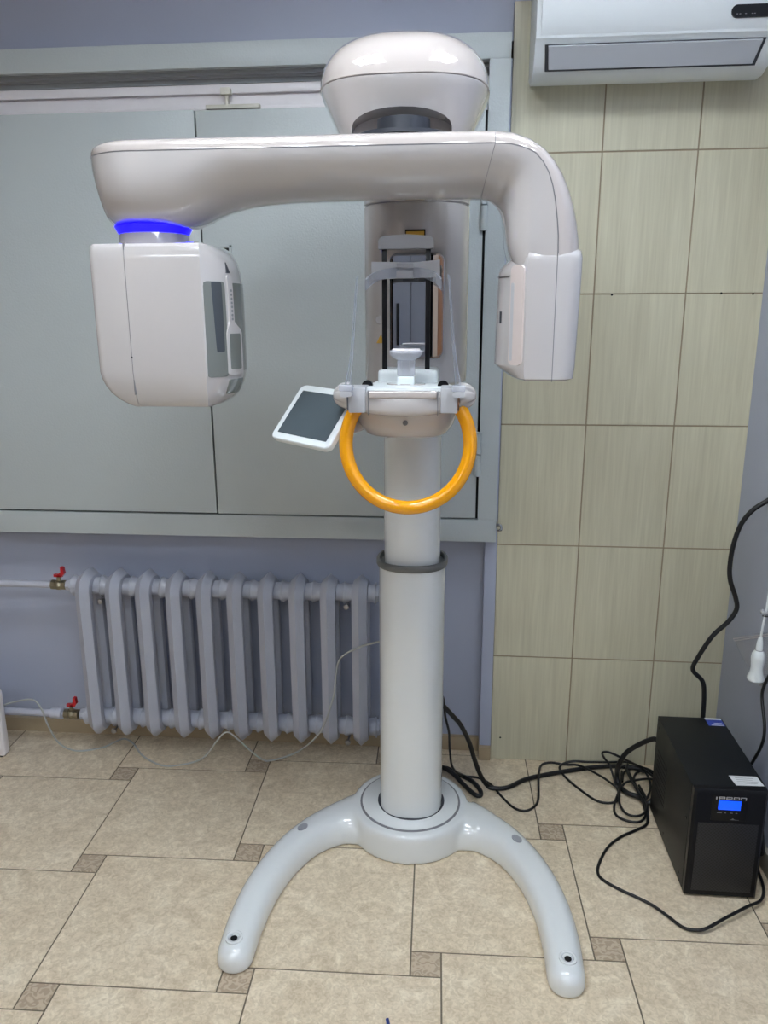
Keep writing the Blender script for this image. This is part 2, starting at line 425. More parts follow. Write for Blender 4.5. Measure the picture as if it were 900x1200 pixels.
# things behind the photographer that the small mirror and the gloss pick up
WY = -2.4
t = thing('wardrobe', (-.75, WY - .25, 0), 'tall grey wardrobe behind the photographer, seen only in the small mirror', 'wardrobe')
bm = B(); box(bm, -1.3, -0.20, WY - .5, WY - .02, 0.0, 2.2, 0.004); obj('carcass', bm, M['wardrobe'], t)
for xa, xb, xh in ((-1.295, -.364, -.47), (-.356, -.205, None)):
    bm = B(); box(bm, xa, xb, WY - .022, WY, 0.06, 2.19, 0.003); dd = obj('door', bm, M['wardrobe'], t)
    if xh:
        bm = B(); box(bm, xh, xh + .02, WY, WY + .03, 1.30, 1.62, 0.005); obj('handle', bm, M['black'], dd)
bm = B(); box(bm, -1.29, -.21, WY - .03, WY - .021, 0.05, 2.195); obj('gap_shadow_strip', bm, M['black'], t)
t = thing('wood_cabinet', (.35, WY - .25, 0), 'brown wooden cabinet behind the photographer, seen only in the small mirror', 'cabinet')
bm = B(); box(bm, -.15, .85, WY - .5, WY - .02, 0, 2.0, 0.004); obj('carcass', bm, M['wood'], t)
for xa, xb in ((-.145, .348), (.352, .845)):
    bm = B(); box(bm, xa, xb, WY - .022, WY, .05, 1.99, .003); dd = obj('door', bm, M['wood'], t)
    bm = B(); lathe(bm, [(.006, 0), (.012, .012), (.012, .02), (.004, .026)], (xa + .03 if xa > 0 else xb - .03, WY, 1.1), 'Y', 16); obj('knob', bm, M['steel'], dd)

# ------------------------------------------------------------------ ceiling lights (above the frame; left and rear ones added as fill)
def ceiling_light(x, y, label, mk, L=0.6, W=0.6):
    t = thing('ceiling_light', (x, y, ZC - .06), label, 'ceiling light', 'louvred ceiling lights')
    bm = B()
    for s in (-1, 1):
        box(bm, x - W / 2, x + W / 2, y + s * L / 2 - .012, y + s * L / 2 + .012, ZC - .042, ZC, 0.002)
        box(bm, x + s * W / 2 - .012, x + s * W / 2 + .012, y - L / 2, y + L / 2, ZC - .042, ZC, 0.002)
    box(bm, x - W / 2, x + W / 2, y - L / 2, y + L / 2, ZC - .008, ZC)
    obj('frame', bm, M['ceil'], t)
    for k in range(4):
        xx = x - W / 2 + W * (k + .5) / 4
        bm = B(); box(bm, xx - .038, xx + .038, y - L / 2 + .025, y + L / 2 - .025, ZC - .032, ZC - .012, 0.006)
        obj('lamp_tube', bm, M[mk], t)
    bm = B()
    for k in range(1, 4):
        xx = x - W / 2 + W * k / 4; box(bm, xx - .004, xx + .004, y - L / 2, y + L / 2, ZC - .040, ZC - .01)
    for k in range(1, 8):
        yy = y - L / 2 + L * k / 8; box(bm, x - W / 2, x + W / 2, yy - .004, yy + .004, ZC - .042, ZC - .034)
    obj('louver', bm, M['louver'], t)
LIGHTS = [(0.42, 1.25, 'louvred ceiling light nearest the tiled wall and air conditioner', 'lamp_near', 0.6, 0.6),
          (-0.60, 1.10, 'louvred ceiling light in front of the steel shutters, left of the machine', 'lamp_left', 0.6, 0.6),
          (0.35, -0.45, 'louvred ceiling light in the middle row, rightmost of its row', 'lamp_mid', 1.0, .6),
          (-0.85, -0.45, 'louvred ceiling light in the middle row, leftmost of its row', 'lamp_mid', 1.0, .6),
          (0.35, -2.9, 'louvred ceiling light in the rear row, rightmost of its row', 'lamp', 1.0, .6),
          (-0.85, -2.9, 'louvred ceiling light in the rear row, between its two neighbours', 'lamp', 1.0, .6),
          (-2.0, -2.9, 'louvred ceiling light in the rear row, leftmost of its row', 'lamp', 1.0, .6)]
for x, y, lb, mk, W_, L_ in LIGHTS: ceiling_light(x, y, lb, mk, L_, W_)
w = bpy.data.worlds.new('world'); sc.world = w; w.use_nodes = True
w.node_tree.nodes['Background'].inputs[0].default_value = (0.55, 0.6, 0.7, 1); w.node_tree.nodes['Background'].inputs[1].default_value = 0.0

# ------------------------------------------------------------------ steel shutter cabinet
CY = 2.465
def shutters():
    t = thing('steel_shutter', (-1.0, CY, 0.82), 'grey painted steel shutter box with two flat doors over the radiator niche', 'shutter')
    x0, x1 = XL + .3, 0.139
    bm = B()
    box(bm, x0, x1, CY, CY + .02, 2.236, 2.303, 0.002)       # top rail
    box(bm, x0, x1, CY, CY + .02, 0.818, 0.893, 0.002)       # bottom rail
    box(bm, 0.079, x1, CY, CY + .02, 0.893, 2.236, 0.0)      # right stile
    box(bm, x0, x1, CY + .01, NY, 0.818, 0.826)              # underside
    box(bm, x0, x1, CY + .01, UY, 2.295, 2.303)              # top
    box(bm, x1 - .006, x1, CY + .01, PY + .02, 0.818, 2.303)  # side
    obj('frame', bm, M['cab'], t)
    bm = B()
    box(bm, x0, 0.139, CY + .02, 2.66, 2.240, 2.262)
    for y, h in ((CY + .022, .006), (CY + .036, .014), (CY + .050, .018), (CY + .064, .030)):
        box(bm, x0, 0.10, y, y + .009, 2.240 - h, 2.242, 0.001)
    obj('sliding_rail', bm, M['cabdark'], t)
    bm = B(); box(bm, 0.079, 0.10, CY + .02, 2.64, 0.90, 2.24); obj('side_reveal', bm, M['cabdark'], t)
    dl = B(); box(dl, x0 + .02, -0.7855, CY + .001, CY + .020, 0.899, 2.126, 0.001); dl = obj('door', dl, M['cab'], t)
    dr = B(); box(dr, -0.7795, 0.071, CY + .001, CY + .020, 0.898, 2.124, 0.001); dr = obj('door', dr, M['cab'], t)
    bm = B(); box(bm, x0 + .02, 0.10, CY + .024, CY + .03, 0.89, 2.11); obj('shutter_back', bm, M['black'], t)  # black sheet standing in for shade in the gaps around the doors
    bm = B(); box(bm, -0.726, -0.690, CY - .004, CY + .004, 1.738, 1.746, 0.001); box(bm, -0.698, -0.690, CY - .004, CY + .004, 1.712, 1.746, 0.001)
    lk = obj('lock_plate', bm, M['cab'], dr)
    bm = B(); box(bm, -0.716, -0.698, CY - .001, CY + .003, 1.714, 1.738); obj('lock_slot', bm, M['black'], dr)
    for z in (1.85, 1.11):
        bm = B()
        lathe(bm, [(.009, 0), (.0105, .001), (.0105, .068), (.009, .069)], (0.074, CY - .006, z - .0), n=16)
        lathe(bm, [(.009, 0), (.0105, .001), (.0105, .068), (.009, .069)], (0.074, CY - .006, z - .072), n=16)
        obj('hinge', bm, M['cab'], t)
    bm = B(); tube(bm, [(0.136, CY + .02, 0.862), (0.150, CY + .012, 0.874), (0.156, CY + .012, 0.868), (0.154, CY + .012, 0.856), (0.142, CY + .014, 0.852)], .0045, n=8)
    tube(bm, [(0.136, CY + .03, 0.88), (0.147, CY + .02, 0.866)], .006, n=8)
    obj('latch', bm, M['chrome'], t)
shutters()

# ------------------------------------------------------------------ radiator
def radiator():
    RY = 2.462
    t = thing('radiator', (-0.775, RY, 0.0), 'grey cast iron radiator with ten pointed sections under the steel shutters', 'radiator')
    pitch = 0.1053; X0 = -1.252
    # closed loop in the YZ plane: front column, top arch, rear column, bottom arch
    path = []
    r, hy, zb, zt = 0.036, 0.045, 0.110, 0.658
    for (sy, sz, a0) in ((-1, 1, 180), (1, 1, 90), (1, -1, 0), (-1, -1, -90)):
        cy = sy * (hy - r); cz = (zt - r) if sz > 0 else (zb + r)
        for k in range(7):
            a = math.radians(a0 - 90 * k / 6)
            path.append((cy + r * math.cos(a), cz + r * math.sin(a), math.cos(a), math.sin(a)))
    # subdivide the straight columns
    full = []
    for i in range(len(path)):
        p, q = path[i], path[(i + 1) % len(path)]
        full.append(p)
        if math.hypot(q[0] - p[0], q[1] - p[1]) > .1:
            for k in (1, 2, 3):
                f = k / 4; full.append(tuple(p[j] * (1 - f) + q[j] * f for j in range(4)))
    sect = [(0.034, 0.0), (0.031, 0.0035), (0.013, 0.0245), (0.0, 0.0265), (-0.013, 0.024), (-0.024, 0.007),
            (-0.024, -0.007), (-0.013, -0.024), (0.0, -0.0265), (0.013, -0.0245), (0.031, -0.0035)]
    first = None
    for i in range(10):
        x = X0 + i * pitch
        if first is None:
            bm = B()
            rings = []
            for cy, cz, ny, nz in full:
                rings.append([bm.verts.new((x + v, RY + cy + ny * u, cz + nz * u)) for u, v in sect])
            for k in range(len(rings)):
                a, b = rings[k], rings[(k + 1) % len(rings)]
                for j in range(len(sect)):
                    bm.faces.new((a[j], a[(j + 1) % len(sect)], b[(j + 1) % len(sect)], b[j]))
            for z in (0.137, 0.632):
                lathe(bm, [(.036, -.0524), (.030, -.040), (.029, -.012), (.029, .012), (.030, .040), (.036, .0524)], (x, RY, z), 'X', 24)
                lathe(bm, [(.0375, .049), (.0375, .0524)], (x, RY, z), 'X', 24)
            first = obj('section', bm, M['rad'], t, ang=28); 
        else:
            o = first.copy(); col.objects.link(o); o.parent = t; o.location.x = i * pitch
    for x, s in ((X0 - .0527, -1), (X0 + 9 * pitch + .0527, 1)):
        for z in (0.137, 0.632):
            bm = B(); lathe(bm, [(.030, 0), (.030, s * .008), (.020, s * .010), (.020, s * .026)], (x, RY, z), 'X', 8); obj('end_plug', bm, M['rad'], t)
    for x, z in ((-1.205, 0.585), (-0.35, 0.592), (-1.2, 0.092), (-0.353, 0.087)):
        bm = B(); lathe(bm, [(.004, 0), (.009, .002), (.010, .008), (.007, .013), (.004, .015), (.004, .14)], (x, RY - .035, z), 'Y', 14)
        obj('bracket_pin', bm, M['steel'], t)
    for z, nm, lb, vlb in ((0.632, 'upper', 'pale grey upper heating pipe running left from the radiator', 'brass ball valve with red handle on the upper heating pipe'),
                      (0.137, 'lower', 'pale grey lower heating pipe running left just above the baseboard', 'brass ball valve with red handle on the lower heating pipe')):
        xe = -1.378 if nm == 'upper' else -1.385
        bm = B(); tube(bm, [(XL, RY, z), (xe - .01, RY, z)], .0125, n=16, smooth=False)
        if nm == 'lower':
            lathe(bm, [(.013, 0), (.019, .003), (.019, .03), (.022, .032), (.022, .045), (.0125, .048)], (xe - .062, RY, z), 'X', 16)
        tag(obj('heating_pipe', bm, M['pipe']), lb, 'pipe', 'heating pipes')
        v = thing('ball_valve', (xe + .02, RY, z), vlb, 'valve', 'radiator ball valves')
        bm = B(); lathe(bm, [(.013, -.028), (.0175, -.026), (.0175, -.012), (.015, -.010), (.019, -.003), (.019, .003), (.015, .010), (.0175, .012), (.0175, .026), (.013, .028)], (xe + .018, RY, z), 'X', 8)
        lathe(bm, [(.007, 0), (.007, .024)], (xe + .018, RY, z + .01), 'Z', 10)
        obj('valve_body', bm, M['brass'], v)
        bm = B(); h = z + .03
        pts = rrect(0, 0, .016, .008, .006, 4)
        loft(bm, [[(xe + .018 + p[0], RY + p[1], h) for p in pts], [(xe + .018 + p[0], RY + p[1], h + .008) for p in pts]])
        pts2 = [(0, 0), (.014, .0), (.024, .012), (.022, .034), (.013, .036), (.012, .016), (0, .010)]
        prism_y(bm, [(xe + .018 + a, h + b) for a, b in pts2], RY - .008, RY + .008)
        bevel_all(bm, .002)
        obj('handle', bm, M['red'], v)
radiator()

# ------------------------------------------------------------------ x-ray machine
AX, AY = -0.117, 1.76          # rotation axis
CX, CYc = -0.113, 2.10          # telescopic column
X = thing('panoramic_xray_machine', (CX, CYc, 0.0), 'white floor-standing dental panoramic x-ray machine with a blue light ring and yellow handle', 'x-ray machine')

def base():
    bm = B()
    lathe(bm, [(.183, 0.0), (.183, .02), (.180, .075), (.174, .090), (.150, .090)], (CX - .003, 2.112, 0), n=64)
    cl = [(-.275, 2.09), (-.345, 2.055), (-.415, 1.985), (-.468, 1.885), (-.500, 1.77), (-.512, 1.66), (-.512, 1.555)]
    hw = [.095, .066, .053, .050, .049, .048, .046]
    ht = [.088, .080, .076, .073, .070, .066, .062]
    for s in (1, -1):
        P = [Vector((p[0] if s > 0 else 2 * CX - p[0], p[1], 0)) for p in cl]
        path = smooth_path(P, 5); n = len(path)
        def interp(a, i):
            f = i / (n - 1) * (len(a) - 1); k = min(int(f), len(a) - 2); return a[k] + (a[k + 1] - a[k]) * (f - k)
        rings = []
        # rounded tip
        tip = [(1.0, 0), (.95, .016), (.80, .031), (.5, .042), (.12, .048)]
        def ring(c, t, w, h):
            nrm = Vector((-t.y, t.x, 0)); pts = []
            for k in range(17):
                a = PI * k / 16; ca, sa = math.cos(a), math.sin(a)
                pts.append(c + nrm * (w * math.copysign(abs(ca) ** .75, ca)) + Vector((0, 0, .010 + (h - .010) * abs(sa) ** .8)))
            pts.append(c - nrm * w * .97); pts.append(c + nrm * w * .97)
            return pts
        for i, c in enumerate(path):
            t = (path[min(i + 1, n - 1)] - path[max(i - 1, 0)]).normalized()
            rings.append(ring(c, t, interp(hw, i), interp(ht, i)))
        t = (path[-1] - path[-2]).normalized()
        for k, d in tip[1:]:
            rings.append(ring(path[-1] + t * d, t, .046 * k, .010 + (.052) * (.35 + .65 * k)))
        loft(bm, rings)
    o = obj('base', bm, M['white2'], X)
    md = o.modifiers.new('r', 'REMESH'); md.mode = 'VOXEL'; md.voxel_size = .0055
    s = o.modifiers.new('s', 'SMOOTH'); s.factor = .5; s.iterations = 14
    evaluated(o)
    for p in o.data.polygons: p.use_smooth = True
    bm = B(); lathe(bm, [(.153, .0), (.153, .004), (.150, .006)], (CX - .003, 2.112, .0865), n=64); obj('cover_groove', bm, M['seam'], o)
    bm = B(); lathe(bm, [(.147, .0), (.147, .006), (.144, .008)], (CX - .003, 2.112, .0875), n=64); obj('cover_disc', bm, M['white2'], o)
    bm = B(); lathe(bm, [(.1015, .0), (.1015, .001)], (CX, 2.108, .0952), n=48); obj('column_gap', bm, M['darkgrey'], o)
    for x, y, z in ((-.515, 1.560, .0615), (.289, 1.566, .0615)):
        bm = B(); lathe(bm, [(.021, -.004), (.021, .0025), (.019, .004), (.015, .003), (.012, -.002), (.012, -.004)], (x, y, z), n=28); g = obj('foot_hole_rim', bm, M['white2'], o)
        bm = B(); lathe(bm, [(.0125, -.004), (.0125, .0002)], (x, y, z), n=20); obj('hole_lining', bm, M['ltgrey'], o)
        bm = B(); lathe(bm, [(.0085, -.004), (.0085, .0012)], (x, y - .002, z), n=20); obj('foot_hole', bm, M['black'], o)
    for x, y in ((-.425, 1.975), (.199, 1.975)):
        bm = B(); pts = se(0, 0, .017, .011, 2.2, 24); a = 0.9 if x < 0 else -0.9
        q = [(x + p[0] * math.cos(a) - p[1] * math.sin(a), y + p[0] * math.sin(a) + p[1] * math.cos(a)) for p in pts]
        prism_z(bm, q, .070, .0785); obj('screw_cap', bm, M['midgrey'], o)
base()

def column():
    n = 56
    bm = B()
    def sq(a, z, p=2.35): return [(x, y, z) for x, y in se(CX, 2.108, a, a, p, n)]
    loft(bm, [sq(.0935, .085), sq(.0935, .855), sq(.092, .862)]); obj('lower_column', bm, M['white2'], X)
    bm = B(); loft(bm, [sq(.0935, .858), sq(.0985, .859), sq(.1005, .863), sq(.1005, .873), sq(.098, .877), sq(.092, .8775), sq(.090, .874), sq(.089, .864)])
    obj('column_collar', bm, M['collar'], X)
    bm = B(); loft(bm, [sq(.079, .80), sq(.079, 1.38)]); obj('upper_column', bm, M['white2'], X)
    # carriage: half-round body riding on the column
    cx, cy = -.105, 2.09
    def cr(a, z, p=2.2): return [(x, y, z) for x, y in se(cx, cy, a, a, p, 64)]
    bm = B(); loft(bm, [cr(.126, 1.366), cr(.132, 1.372), cr(.1335, 1.39), cr(.1335, 1.794), cr(.131, 1.7965)]); c = obj('carriage', bm, M['white'], X)
    bm = B(); loft(bm, [cr(.130, 1.794), cr(.130, 1.80)]); obj('carriage_seam', bm, M['seam'], c)
    bm = B(); loft(bm, [cr(.131, 1.7985), cr(.1335, 1.801), cr(.1335, 1.96)]); obj('neck', bm, M['white'], X)
    # mirror
    mx, mz = -.0975, 1.5575
    bm = B(); P0 = rrect(mx, mz, .066, .124, .02); P1 = rrect(mx, mz, .061, .119, .016)
    y = 1.950
    loft(bm, [[(a, y + .03, b) for a, b in P0], [(a, y + .002, b) for a, b in P0], [(a, y, b) for a, b in rrect(mx, mz, .0645, .1225, .019)], [(a, y, b) for a, b in P1], [(a, y + .003, b) for a, b in P1]], cap1=False)
    mf = obj('mirror_frame', bm, M['chrome'], c)
    bm = B(); prism_y(bm, P1, y + .002, y + .004); obj('mirror', bm, M['mirror'], mf)
    # labels
    bm = B(); box(bm, -.126, -.078, 1.9535, 1.9585, 1.714, 1.734, .0008); l = obj('warning_label', bm, M['black'], c)
    bm = B(); box(bm, -.1235, -.0805, 1.9528, 1.955, 1.7155, 1.7295, .0003); obj('label_panel', bm, M['amber'], l)
    bm = B(); prism_y(bm, [(-.1975, 1.470), (-.177, 1.470), (-.187, 1.490)], 1.972, 1.990); obj('warning_triangle', bm, M['amber'], c)
    bm = B(); lathe(bm, [(.012, 0), (.012, -.012), (.009, -.016)], (-.190, 1.995, 1.526), 'Y', 20); obj('button', bm, M['white'], c)
column()

def head():
    cx, cy = AX - .007, 1.955
    def rg(a, b, z, p=3.0): return [(x, y, z) for x, y in se(cx, cy, a, b, p, 72)]
    bm = B()
    loft(bm, [rg(.128, .156, 1.909), rg(.144, .176, 1.914), rg(.151, .184, 1.930), rg(.161, .194, 1.950), rg(.171, .204, 1.972), rg(.180, .214, 1.992), rg(.1855, .219, 2.005), rg(.186, .2195, 2.008)])
    o = obj('head_shell', bm, M['white'], X)
    cut = B(); pts = [(-.112, 1.88), (.110, 1.88), (.106, 1.924)]
    for k in range(1, 12):
        a = PI * k / 12; pts.append((.106 * math.cos(a) ** 1 if True else 0, 1.924 + .030 * math.sin(a)))
    pts.append((-.106, 1.924))
    prism_y(cut, [(cx + p, z) for p, z in pts], 1.60, 1.835)
    co_ = obj('cutter', cut, M['midgrey'], X)
    md = o.modifiers.new('b', 'BOOLEAN'); md.operation = 'DIFFERENCE'; md.object = co_; md.solver = 'EXACT'
    evaluated(o); bpy.data.objects.remove(co_)
    finish_sharp(o)
    bm = B(); loft(bm, [rg(.1835, .217, 2.006), rg(.1835, .217, 2.012)]); obj('head_seam', bm, M['seam'], o)
    bm = B(); rings = [rg(.186, .2195, 2.0095)]
    for k in range(0, 15):
        t = k / 15; ang = t * PI / 2
        s = math.cos(ang) ** .78; h = math.sin(ang) ** .92
        rings.append(rg(.1875 * s, .221 * s, 2.011 + .118 * h, 3.0 - .5 * t))
    rings.append(rg(.012, .015, 2.1285, 2.2))
    loft(bm, rings); obj('head_cap', bm, M['lid'], X)
    bm = B(); lathe(bm, [(.100, 1.886), (.100, 1.894), (.085, 1.897), (.055, 1.899), (.055, 1.926)], (AX, AY, 0), n=48); obj('arm_pivot', bm, M['darkgrey'], X)
def finish_sharp(o, ang=35):
    for p in o.data.polygons: p.use_smooth = True
    o.data.set_sharp_from_angle(angle=math.radians(ang))
head()

def arm():
    tx = -.664; D = .13
    st = []   # (inner, lip, outer, half depth, lower exponent)
    rt = [(-.782, 1.850), (-.776, 1.824), (-.766, 1.795), (-.755, 1.760), (-.746, 1.728), (-.72, 1.7215), (-.664, 1.7215), (-.60, 1.7215), (-.575, 1.7215),
          (-.55, 1.729), (-.52, 1.742), (-.49, 1.752), (-.45, 1.761), (-.40, 1.767), (-.34, 1.7705), (-.26, 1.772)]
    def bot(x):
        for (x0, z0), (x1, z1) in zip(rt, rt[1:]):
            if x0 <= x <= x1: return z0 + (z1 - z0) * (x - x0) / (x1 - x0)
        return 1.772
    ZL = 1.856
    xs = [tx - (D - .013) * math.cos(math.radians(a)) for a in (3, 8, 14, 20, 26, 33, 40, 48, 56, 64, 72, 80, 90)] + \
         [-.63, -.60, -.575, -.555, -.535, -.515, -.49, -.465, -.44, -.41, -.38, -.34, -.29, -.23, -.17, -.11, -.06, -.02]
    for x in xs:
        d = D if x >= tx else D * math.sqrt(max(1 - ((tx - x) / (D - .013)) ** 2, 0))
        k = d / D
        zl = ZL + .006 * max(0, min(1, (-.55 - x) / .25)) if False else ZL
        zo = zl + .034 * (k ** .55)
        near = max(0, 1 - abs(x - tx) / .2)
        st.append(((x, bot(x)), (x, zl), (x, zo), d, 1.9 + 1.3 * near))
    bend = [((.0, 1.772), (.0, 1.856), (.0, 1.890)), ((.045, 1.771), (.067, 1.8555), (.067, 1.8895)), ((.060, 1.768), (.097, 1.853), (.105, 1.884)), ((.069, 1.764), (.122, 1.847), (.140, 1.870)),
            ((.077, 1.757), (.143, 1.837), (.168, 1.851)), ((.083, 1.749), (.158, 1.822), (.190, 1.828)), ((.088, 1.738), (.170, 1.803), (.208, 1.802)), ((.091, 1.726), (.179, 1.779), (.222, 1.772)),
            ((.094, 1.712), (.186, 1.750), (.233, 1.742)), ((.096, 1.695), (.191, 1.718), (.241, 1.710)), ((.098, 1.678), (.1945, 1.688), (.246, 1.682)), ((.104, 1.655), (.196, 1.655), (.249, 1.655)), ((.115, 1.63), (.196, 1.63), (.2485, 1.63))]
    for i, (a, b, c) in enumerate(bend):
        f = max(0, min(1, (i - 4) / 7))
        st.append((a, b, c, D - .0105 * f, 1.9 + 2.8 * f))
    def half(part, stations):
        n = 25; rings = []
        for (a, l, o_, d, p) in stations:
            tgt = o_ if part == 'lid' else a; pp = 3.0 if part == 'lid' else p
            g = .0012
            lx, lz = Vector(l), Vector(tgt); dirv = (lz - lx).normalized() * g if (lz - lx).length > 1e-6 else Vector((0, 0))
            ring = []
            for k in range(n):
                t = PI * k / (n - 1); c, s = math.cos(t), math.sin(t)
                y = -d * math.copysign(abs(c) ** (2 / pp), c); w_ = abs(s) ** (2 / pp)
                q = lx + dirv + (lz - lx - dirv) * w_
                ring.append((q.x, AY + y, q.y))
            rings.append(ring)
        return rings
    ib = len(xs) + 1
    bm = B(); loft(bm, half('body', st[:ib + 1])); A = obj('arm', bm, M['white'], X, ang=50)
    bm = B(); loft(bm, half('lid', st[:ib + 1])); obj('arm_lid', bm, M['lid'], A, ang=50)
    bm = B(); loft(bm, half('body', st[ib:])); E = obj('arm_elbow', bm, M['white'], X, ang=50)
    bm = B(); loft(bm, half('lid', st[ib:])); obj('elbow_cover', bm, M['lid'], E, ang=50)
    # thin grey seam line under the lid
    bm = B(); rings = []
    for (a, l, o_, d, p) in st:
        dd = max(d - .0008, .001); L_, O_, I_ = Vector(l), Vector(o_), Vector(a)
        up = (O_ - L_).normalized() * .0011 if (O_ - L_).length > 1e-5 else Vector((0, .0005)); dn = (I_ - L_).normalized() * .0011
        q1, q0 = L_ + up, L_ + dn
        rings.append([(q0.x, AY - dd, q0.y), (q1.x, AY - dd, q1.y), (q1.x, AY + dd, q1.y), (q0.x, AY + dd, q0.y)])
    loft(bm, rings); obj('seam', bm, M['seam'], A)
    a_, l_, o2, d_, p_ = st[ib]
    pts = []
    for tgt, pp, rng in ((a_, p_, range(14, -1, -1)), (o2, 3.0, range(1, 25))):
        for k in rng:
            t = PI * k / 24; c_, s_ = math.cos(t), math.sin(t); w_ = abs(s_) ** (2 / pp)
            pts.append((l_[0] + (tgt[0] - l_[0]) * w_, AY - d_ * math.copysign(abs(c_) ** (2 / pp), c_), l_[1] + (tgt[1] - l_[1]) * w_))
    bm = B(); tube(bm, pts, .0007, n=6, smooth=False); obj('joint_line', bm, M['seam'], E)
    # blue status ring and neck above the tube housing
    bm = B(); lathe(bm, [(.074, 1.7285), (.081, 1.7275), (.0825, 1.7245), (.0745, 1.7100), (.070, 1.709)], (tx, AY, 0), n=56); rg_ = obj('light_ring', bm, M['blueglow'], X)
    bm = B(); n = 120; rings = []
    for z, r0 in ((1.712, .0725), (1.706, .0735), (1.682, .0765)):
        rings.append([(tx + (r0 + .0008 * (k % 2)) * math.cos(2 * PI * k / n), AY + (r0 + .0008 * (k % 2)) * math.sin(2 * PI * k / n), z) for k in range(n)])
    loft(bm, rings); obj('ribbed_neck', bm, M['white'], X)
arm()

def tube_housing():
    x0, xc, xb = -.771, -.531, -.478; y0, y1 = 1.650, 1.876; ym = (y0 + y1) / 2; hy = (y1 - y0) / 2
    # z levels: (z, left x, front/back inset, bulge 0..1)
    lv = [(1.343, -0.6860, .030, .10), (1.345, -0.7040, .022, .22), (1.350, -0.7190, .017, .38), (1.360, -0.7360, .012, .58), (1.374, -0.7510, .0075, .76), (1.390, -0.7615, .004, .89), (1.405, -0.7675, .0015, .96), (1.420, -0.7705, .0, 1.0),
          (1.55, -0.7710, 0, 1.0), (1.600, -0.7710, 0, .985), (1.630, -0.7710, 0, .92), (1.652, -0.7710, 0, .80), (1.668, -0.7710, .0008, .62), (1.678, -0.7705, .0035, .42), (1.684, -0.7680, .009, .22), (1.6865, -0.7620, .018, .05)]
    xs_ = -.692
    def bulge(v, k): return xc + (xb - xc) * k * (1 - abs(v) ** 2.3)
    def plan(z, xl, ins, k, part):
        f, b = y0 + ins, y1 - ins
        if part == 'cover':
            xr = xs_ - .0008; r = .014; xl = min(xl, xr - .003); r = min(r, (xr - xl) * .45)
            pts = [(xr, f)]
            for i in range(6):
                a = math.radians(270 - 90 * i / 5); pts.append((xl + r + r * math.cos(a), f + r + r * math.sin(a)))
            for i in range(6):
                a = math.radians(180 - 90 * i / 5); pts.append((xl + r + r * math.cos(a), b - r + r * math.sin(a)))
            pts.append((xr, b)); return [(x, y, z) for x, y in pts]
        xl2 = xs_ + .0008; pts = [(xl2, b), (xl2, f)]
        c1 = xc - ins * .3
        pts += [(c1, f)]
        for i in range(1, 24):
            v = -1 + 2 * i / 24; pts.append((c1 + (bulge(v, k) - xc), ym + v * (b - f) / 2))
        pts += [(c1, b)]
        return [(x, y, z) for x, y in pts]
    bm = B(); loft(bm, [plan(*l, 'main') for l in lv]); H = obj('tube_housing', bm, M['white'], X, ang=24)
    bm = B(); loft(bm, [plan(*l, 'cover') for l in lv]); obj('side_cover', bm, M['white'], H, ang=30)
    bm = B(); box(bm, xs_ - .0012, xs_ + .0012, y0 + .0016, y1 - .002, 1.372, 1.6835); obj('cover_seam', bm, M['seam'], H)
    bm = B(); lathe(bm, [(.0022, 0), (.0022, .004)], (xs_, y0 - .0004, 1.452), 'Y', 12); obj('cover_screw', bm, M['darkgrey'], H)
    # windows: patches lying on the bulged inner face
    def kz(z):
        for (a, _, _, ka), (b, _, _, kb) in zip(lv, lv[1:]):
            if a <= z <= b: return ka + (kb - ka) * (z - a) / (b - a)
        return 0
    def patch(name, outline_y, z0, z1, m, off, parent, rr=.006, nz=14, ny=10):
        """outline_y(z)-> (ya,yb); lofted along z so that it follows the face"""
        bm = B(); top, botm = [], []
        zs = [z0 + (z1 - z0) * (.5 - .5 * math.cos(PI * i / nz)) for i in range(nz + 1)]
        rows = []
        for z in zs:
            ya, yb = outline_y(z)
            e = min(z - z0, z1 - z)
            ins = rr - math.sqrt(max(rr * rr - (rr - e) ** 2, 0)) if e < rr else 0
            ya += ins; yb -= ins
            row = []
            for i in range(ny + 1):
                y = ya + (yb - ya) * i / ny; v = (y - ym) / hy
                row.append((bulge(v, kz(z)) + off, y, z))
            rows.append(row)
        V = [[bm.verts.new(p) for p in r] for r in rows]
        W = [[bm.verts.new((p[0] - .004, p[1], p[2])) for p in r] for r in rows]
        for i in range(nz):
            for j in range(ny):
                bm.faces.new((V[i][j], V[i][j + 1], V[i + 1][j + 1], V[i + 1][j]))
        for i in range(nz):
            bm.faces.new((V[i][0], V[i + 1][0], W[i + 1][0], W[i][0])); bm.faces.new((V[i][ny], W[i][ny], W[i + 1][ny], V[i + 1][ny]))
        for j in range(ny):
            bm.faces.new((V[0][j], W[0][j], W[0][j + 1], V[0][j + 1])); bm.faces.new((V[nz][j], V[nz][j + 1], W[nz][j + 1], W[nz][j]))
        return obj(name, bm, m, parent)
    for zz in [1.414]: pass
    wd = patch('window', lambda z: (1.6530, 1.695 + 0 * z), 1.409, 1.608, M['smoke'], .0012, H)
    patch('window_insert', lambda z: (1.666 + .006 * (1.60 - z) / .2, 1.687), 1.462, 1.607, M['smokedark'], .0016, wd, rr=.003)
    patch('window', lambda z: (1.717, 1.800), 1.418, 1.606, M['smoke'], .0012, H)
    patch('divider', lambda z: (1.7015 - (.009 if z < 1.505 else max(0, .009 - (z - 1.505) * .5)), 1.7165 + (.032 if z < 1.505 else max(0, .032 - (z - 1.505) * 1.8))), 1.412, 1.622, M['white'], .0030, H, nz=40)
    patch('small_window', lambda z: (1.6985, 1.736), 1.424, 1.500, M['smoke'], .0042, H, rr=.003)
    patch('indicator_arrow', lambda z: (1.704 + max(0, (z - 1.626)) * .25, 1.716 - max(0, (z - 1.626)) * .25), 1.626, 1.648, M['darkgrey'], .0016, H, rr=.0002)
